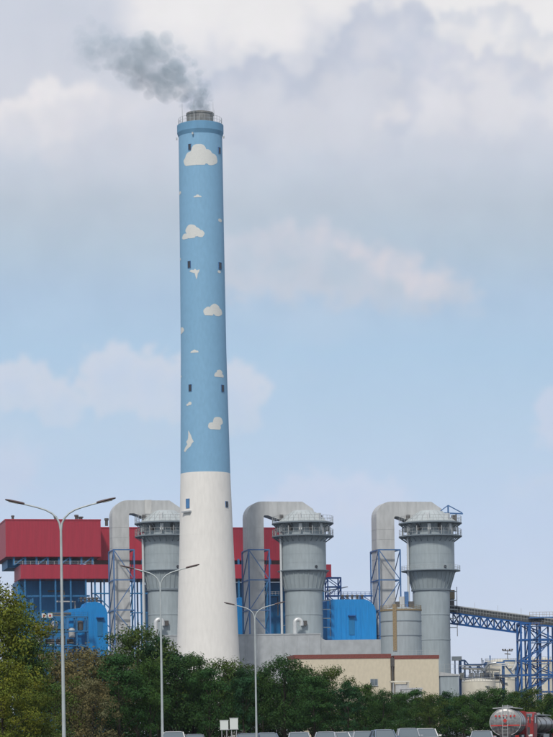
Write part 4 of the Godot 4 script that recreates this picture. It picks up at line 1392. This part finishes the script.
# the car faces +z
func car(paint: Material, h: float, suv: bool, label: String, where: Vector3, turn: float) -> Node3D:
	var t := thing("parked_car" if false else "car", label, "car", where, turn, "cars along the road")
	var w := 0.9
	var belt := h * 0.60
	var rows := [[-2.25, 0.78, 0.42, belt - 0.12], [-2.2, 0.86, 0.3, belt - 0.03], [-1.5, w, 0.22, belt + 0.02], [0.7, w, 0.22, belt], [1.5, w - 0.02, 0.22, belt - 0.10], [2.1, 0.84, 0.26, belt - 0.24], [2.25, 0.74, 0.38, belt - 0.36]]
	var secs := []
	for r in rows:
		secs.append(body_ring(r[0], r[1], r[2], r[3], r[1] - 0.08))
	part(t, "body", loft(secs), paint)
	var zr := -1.95 if suv else -1.5
	var cab := []
	var zs := [[-2.1 if suv else -1.95, 0.80, belt], [zr + 0.25, 0.64, h - 0.05], [-0.5, 0.66, h], [0.15, 0.65, h - 0.02], [1.0, 0.78, belt + 0.01]]
	# glasshouse: dark glass body, then roof, pillars and screens as parts
	for z in zs:
		var top: float = z[2]
		var tw: float = z[1]
		cab.append([Vector3(-w + 0.07, belt - 0.05, z[0]), Vector3(w - 0.07, belt - 0.05, z[0]), Vector3(tw + 0.03, top - 0.06, z[0]), Vector3(tw - 0.05, top - 0.015, z[0]), Vector3(-tw + 0.05, top - 0.015, z[0]), Vector3(-tw - 0.03, top - 0.06, z[0])])
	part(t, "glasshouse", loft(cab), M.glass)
	var st := begin()
	var line := [[zr + 0.2, h - 0.045], [zr + 0.55, h - 0.01], [-0.5, h + 0.005], [0.0, h - 0.005], [0.2, h - 0.03]]
	for i in line.size() - 1:
		var a: Array = line[i]
		var b: Array = line[i + 1]
		quad(st, Vector3(-0.66, a[1] - 0.05, a[0]), Vector3(-0.66, b[1] - 0.05, b[0]), Vector3(-0.55, b[1], b[0]), Vector3(-0.55, a[1], a[0]))
		quad(st, Vector3(-0.55, a[1], a[0]), Vector3(-0.55, b[1], b[0]), Vector3(0.55, b[1], b[0]), Vector3(0.55, a[1], a[0]))
		quad(st, Vector3(0.55, a[1], a[0]), Vector3(0.55, b[1], b[0]), Vector3(0.66, b[1] - 0.05, b[0]), Vector3(0.66, a[1] - 0.05, a[0]))
	part(t, "roof", st.commit(), paint)
	for s in [-1.0, 1.0]:
		beam(t, "pillar", Vector3(s * 0.67, h - 0.05, 0.16), Vector3(s * 0.81, belt, 1.02), 0.06, paint)
		beam(t, "pillar", Vector3(s * 0.69, h - 0.05, -0.75), Vector3(s * 0.85, belt, -0.75), 0.07, paint)
		beam(t, "pillar", Vector3(s * 0.66, h - 0.07, zr + 0.22), Vector3(s * 0.82, belt, zr - 0.3), 0.1, paint)
		bx(t, "mirror", 0.18, 0.13, 0.1, paint, Vector3(s * 1.0, belt + 0.02, 0.75))
		bx(t, "headlight", 0.34, 0.13, 0.1, M.lamp_glass, Vector3(s * 0.56, belt - 0.42, 2.17))
		bx(t, "tail_light", 0.3, 0.2, 0.08, M.tail_red, Vector3(s * 0.6, belt - 0.24, -2.24))
		for z in [-1.35, 1.4]:
			var wh := part(t, "wheel", lathe([[0.2, -0.1], [0.33, -0.1], [0.33, 0.1], [0.2, 0.1], [0.2, -0.1]], 20), M.tyre, Vector3(s * 0.8, 0.33, z), Vector3(0, 0, PI / 2))
			part(wh, "rim", lathe([[0.01, 0.07], [0.2, 0.09], [0.2, -0.09], [0.01, -0.07]], 12), M.rim)
	bx(t, "number_plate", 0.44, 0.14, 0.03, M.sign_white, Vector3(0, 0.42, 2.26))
	bx(t, "grille", 0.8, 0.16, 0.06, M.dark, Vector3(0, belt - 0.5, 2.22))
	return t

func ellipse_tank(w: float, h: float, l: float) -> ArrayMesh:
	# axis along z, ends slightly dished
	var st := begin()
	var rows := [[-l / 2 - 0.22, 0.02], [-l / 2 - 0.2, 0.5], [-l / 2 - 0.12, 0.82], [-l / 2, 1.0], [l / 2, 1.0], [l / 2 + 0.12, 0.82], [l / 2 + 0.2, 0.5], [l / 2 + 0.22, 0.02]]
	var n := 40
	for i in rows.size() - 1:
		for j in n:
			var v := []
			var nn := []
			for q in [[i, j], [i, j + 1], [i + 1, j + 1], [i + 1, j]]:
				var a: float = TAU * q[1] / n
				var r: Array = rows[q[0]]
				v.append(Vector3(cos(a) * w / 2 * r[1], sin(a) * h / 2 * r[1], r[0]))
				var nz := 0.0
				if i < 3:
					nz = -1.0 if i < 2 else -0.6
				elif i > 3:
					nz = 1.0 if i > 4 else 0.6
				nn.append(Vector3(cos(a) / w * (1.0 if i == 3 else 0.35), sin(a) / h * (1.0 if i == 3 else 0.35), nz).normalized())
			smooth_quad(st, v, nn)
	return st.commit()

# tank truck whose tank's rear end faces +z; length runs to -z where the cab stands
func tanker(label: String, where: Vector3, turn: float, marked: bool, th: float) -> Node3D:
	var t := thing("tanker_truck", label, "truck", where, turn, "tank trucks on the road")
	var L := 8.6
	var cy := 2.0 if marked else 1.85
	var tank := part(t, "tank", ellipse_tank(2.5, th, L), M.tank_steel, Vector3(0, cy, -L / 2 - 0.3))
	for z in [0.0, -1.1, -4.4, -7.6]:
		var st := begin()
		var n := 40
		for j in n:
			var a := TAU * j / n
			var b := TAU * (j + 1) / n
			var f := func(an: float, g: float, zz: float) -> Vector3: return Vector3(cos(an) * (1.25 + g), sin(an) * (th / 2 + g), zz)
			quad(st, f.call(a, 0.03, 0.05), f.call(b, 0.03, 0.05), f.call(b, 0.03, -0.05), f.call(a, 0.03, -0.05))
			quad(st, f.call(a, -0.02, 0.05), f.call(b, -0.02, 0.05), f.call(b, 0.03, 0.05), f.call(a, 0.03, 0.05))
		part(t, "tank_band", st.commit(), M.rail_grey if z > -1.0 else M.print_dark, Vector3(0, cy, z - 0.3))
	bx(t, "catwalk", 1.5, 0.06, L - 0.6, M.rail_grey, Vector3(0, cy + th / 2 + 0.03, -L / 2 - 0.3))
	for s in [-1.0, 1.0]:
		beam(t, "catwalk_wing", Vector3(s * 0.3, cy + th / 2 + 0.09, -0.5), Vector3(s * 1.02, cy + th / 2 + 0.02, -0.5), 0.07, M.rail_grey)
		beam(t, "catwalk_edge", Vector3(s * 0.95, cy + th / 2 + 0.03, -0.4), Vector3(s * 0.95, cy + th / 2 + 0.03, -L), 0.07, M.rail_grey)
		beam(t, "ladder_rail", Vector3(s * 0.2, 0.7, 0.12), Vector3(s * 0.2, cy + th / 2 + 0.3, 0.0), 0.045, M.rail_grey)
	for i in 8:
		beam(t, "ladder_rung", Vector3(-0.2, 0.85 + i * 0.27, 0.12), Vector3(0.2, 0.85 + i * 0.27, 0.12), 0.03, M.rail_grey)
	for z in [-2.0, -4.5, -7.0]:
		part(t, "manhole", lathe([[0.28, 0], [0.28, 0.16], [0.2, 0.2], [0.01, 0.21]], 16), M.tank_steel, Vector3(0, cy + th / 2 + 0.05, z))
	if marked:
		bx(t, "red_stripe", 2.3, 0.11, 0.03, M.print_red, Vector3(0, cy - 0.32, 0.03))
		for s in [-1.0, 1.0]:
			bx(t, "red_stripe", 0.02, 0.11, L - 0.5, M.print_red, Vector3(s * 1.215, cy - 0.32, -L / 2 - 0.3))
		for i in 6:
			var x := -0.75 + i * 0.3
			if absf(x) > 0.1:
				bx(t, "painted_mark", 0.15, 0.15, 0.02, M.print_red, Vector3(x, cy + 0.42, 0.05))
				bx(t, "painted_mark", 0.14, 0.13, 0.02, M.print_dark, Vector3(x, cy - 0.62, -0.02))
		part(t, "hazard_diamond", boxm(0.26, 0.26, 0.02), M.print_red, Vector3(0, cy + 0.12, 0.16), Vector3(0, 0, PI / 4))
	bx(t, "chassis", 0.9, 0.3, L + 3.4, M.print_dark, Vector3(0, 0.75, -L / 2 - 1.6))
	bx(t, "bumper", 2.4, 0.18, 0.14, M.print_red, Vector3(0, 0.55, 0.16))
	for s in [-1.0, 1.0]:
		bx(t, "tail_light", 0.32, 0.14, 0.06, M.tail_red, Vector3(s * 0.95, 0.8, 0.12))
		bx(t, "side_skirt", 0.06, 0.4, 3.4, M.rail_grey, Vector3(s * 1.15, 0.55, -4.4))
		for z in [-1.2, -2.45, -7.6, -10.6]:
			var wh := part(t, "wheel", lathe([[0.28, -0.15], [0.5, -0.15], [0.5, 0.15], [0.28, 0.15], [0.28, -0.15]], 22), M.tyre, Vector3(s * 1.0, 0.5, z), Vector3(0, 0, PI / 2))
			part(wh, "rim", lathe([[0.01, 0.08], [0.28, 0.12], [0.28, -0.12], [0.01, -0.08]], 14), M.rim)
	# cab
	var zc := -L - 2.2
	var cab := []
	for r in [[-1.05, 1.15, 0.6, 2.2, 1.1], [-0.98, 1.2, 0.5, 2.35, 1.12], [-0.6, 1.22, 0.5, 2.8, 1.08], [-0.3, 1.22, 0.5, 2.92, 1.1], [0.85, 1.22, 0.6, 2.95, 1.12]]:
		cab.append(body_ring(zc + r[0], r[1], r[2], r[3], r[4]))
	part(t, "cab", loft(cab), M.truck_red)
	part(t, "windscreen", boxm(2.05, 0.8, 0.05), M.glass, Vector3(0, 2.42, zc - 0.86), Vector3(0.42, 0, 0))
	bx(t, "grille", 1.7, 0.7, 0.06, M.print_dark, Vector3(0, 0.9, zc - 1.06))
	for s in [-1.0, 1.0]:
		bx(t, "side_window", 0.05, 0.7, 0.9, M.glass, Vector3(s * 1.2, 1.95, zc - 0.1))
		bx(t, "headlight", 0.36, 0.2, 0.08, M.lamp_glass, Vector3(s * 0.9, 0.75, zc - 1.05))
		bx(t, "mirror", 0.12, 0.7, 0.25, M.print_dark, Vector3(s * 1.42, 1.9, zc - 0.75))
		beam(t, "mirror_arm", Vector3(s * 1.2, 2.6, zc - 0.7), Vector3(s * 1.42, 2.5, zc - 0.75), 0.05, M.print_dark)
	return t

func build_vehicles() -> void:
	var white := mat("paint_white", Color(0.72, 0.72, 0.7), 0.25)
	var silver := mat("paint_silver", Color(0.42, 0.45, 0.48), 0.25, 0.4)
	var blue := mat("paint_blue", Color(0.16, 0.21, 0.28), 0.25, 0.3)
	var grey := mat("paint_grey", Color(0.12, 0.13, 0.15), 0.25, 0.3)
	for m in [white, silver, blue, grey]:
		m.clearcoat_enabled = true
		m.clearcoat = 0.6
	var list := [
		[173.5, 176.0, 1.66, true, white, "white car with high roof below the second lamp post", 0.06],
		[194.5, 199.0, 1.46, false, grey, "dark grey car just behind the white high roofed car", 0.1],
		[247.5, 190.0, 1.46, false, blue, "slate blue car beside the lamp post near the chimney", -0.1],
		[267.5, 196.0, 1.5, false, blue, "slate blue car next to the silver saloon", 0.12],
		[299.0, 186.0, 1.5, false, silver, "silver saloon standing alone with a gap on both sides", 0.0],
		[325.5, 191.0, 1.5, false, silver, "silver saloon ahead of the small white car", -0.08],
		[339.5, 200.0, 1.46, false, white, "small white car squeezed between silver saloon and dark car", 0.1],
		[352.0, 204.0, 1.48, false, grey, "dark grey car between the small white car and blue car", 0.05],
		[363.0, 198.0, 1.5, false, silver, "silver car among the dark cars in the row", 0.0],
		[384.0, 189.0, 1.6, true, blue, "tall slate blue car at the end of the close row", 0.1],
		[408.0, 190.0, 1.68, true, silver, "silver high roofed car beside another white high roofed car", 0.0],
		[426.0, 192.0, 1.64, true, white, "white high roofed car beside the silver high roofed car", 0.05],
		[481.5, 184.0, 1.40, false, silver, "low silver car standing beside the tanker truck", -0.1],
	]
	for c in list:
		var p := base_at(c[0], 733, c[1])
		car(c[4], c[2] - 0.05, c[3], c[5], p, c[6])
	var p1 := base_at(505.2, 733, 201)
	tanker("steel tank truck seen from behind with a red stripe on its tank", p1, -0.15, true, 2.2)
	var p2 := base_at(541.0, 733, 234)
	tanker("steel tank truck with a red cab standing behind the striped tanker", p2, PI - 0.26, false, 1.6)
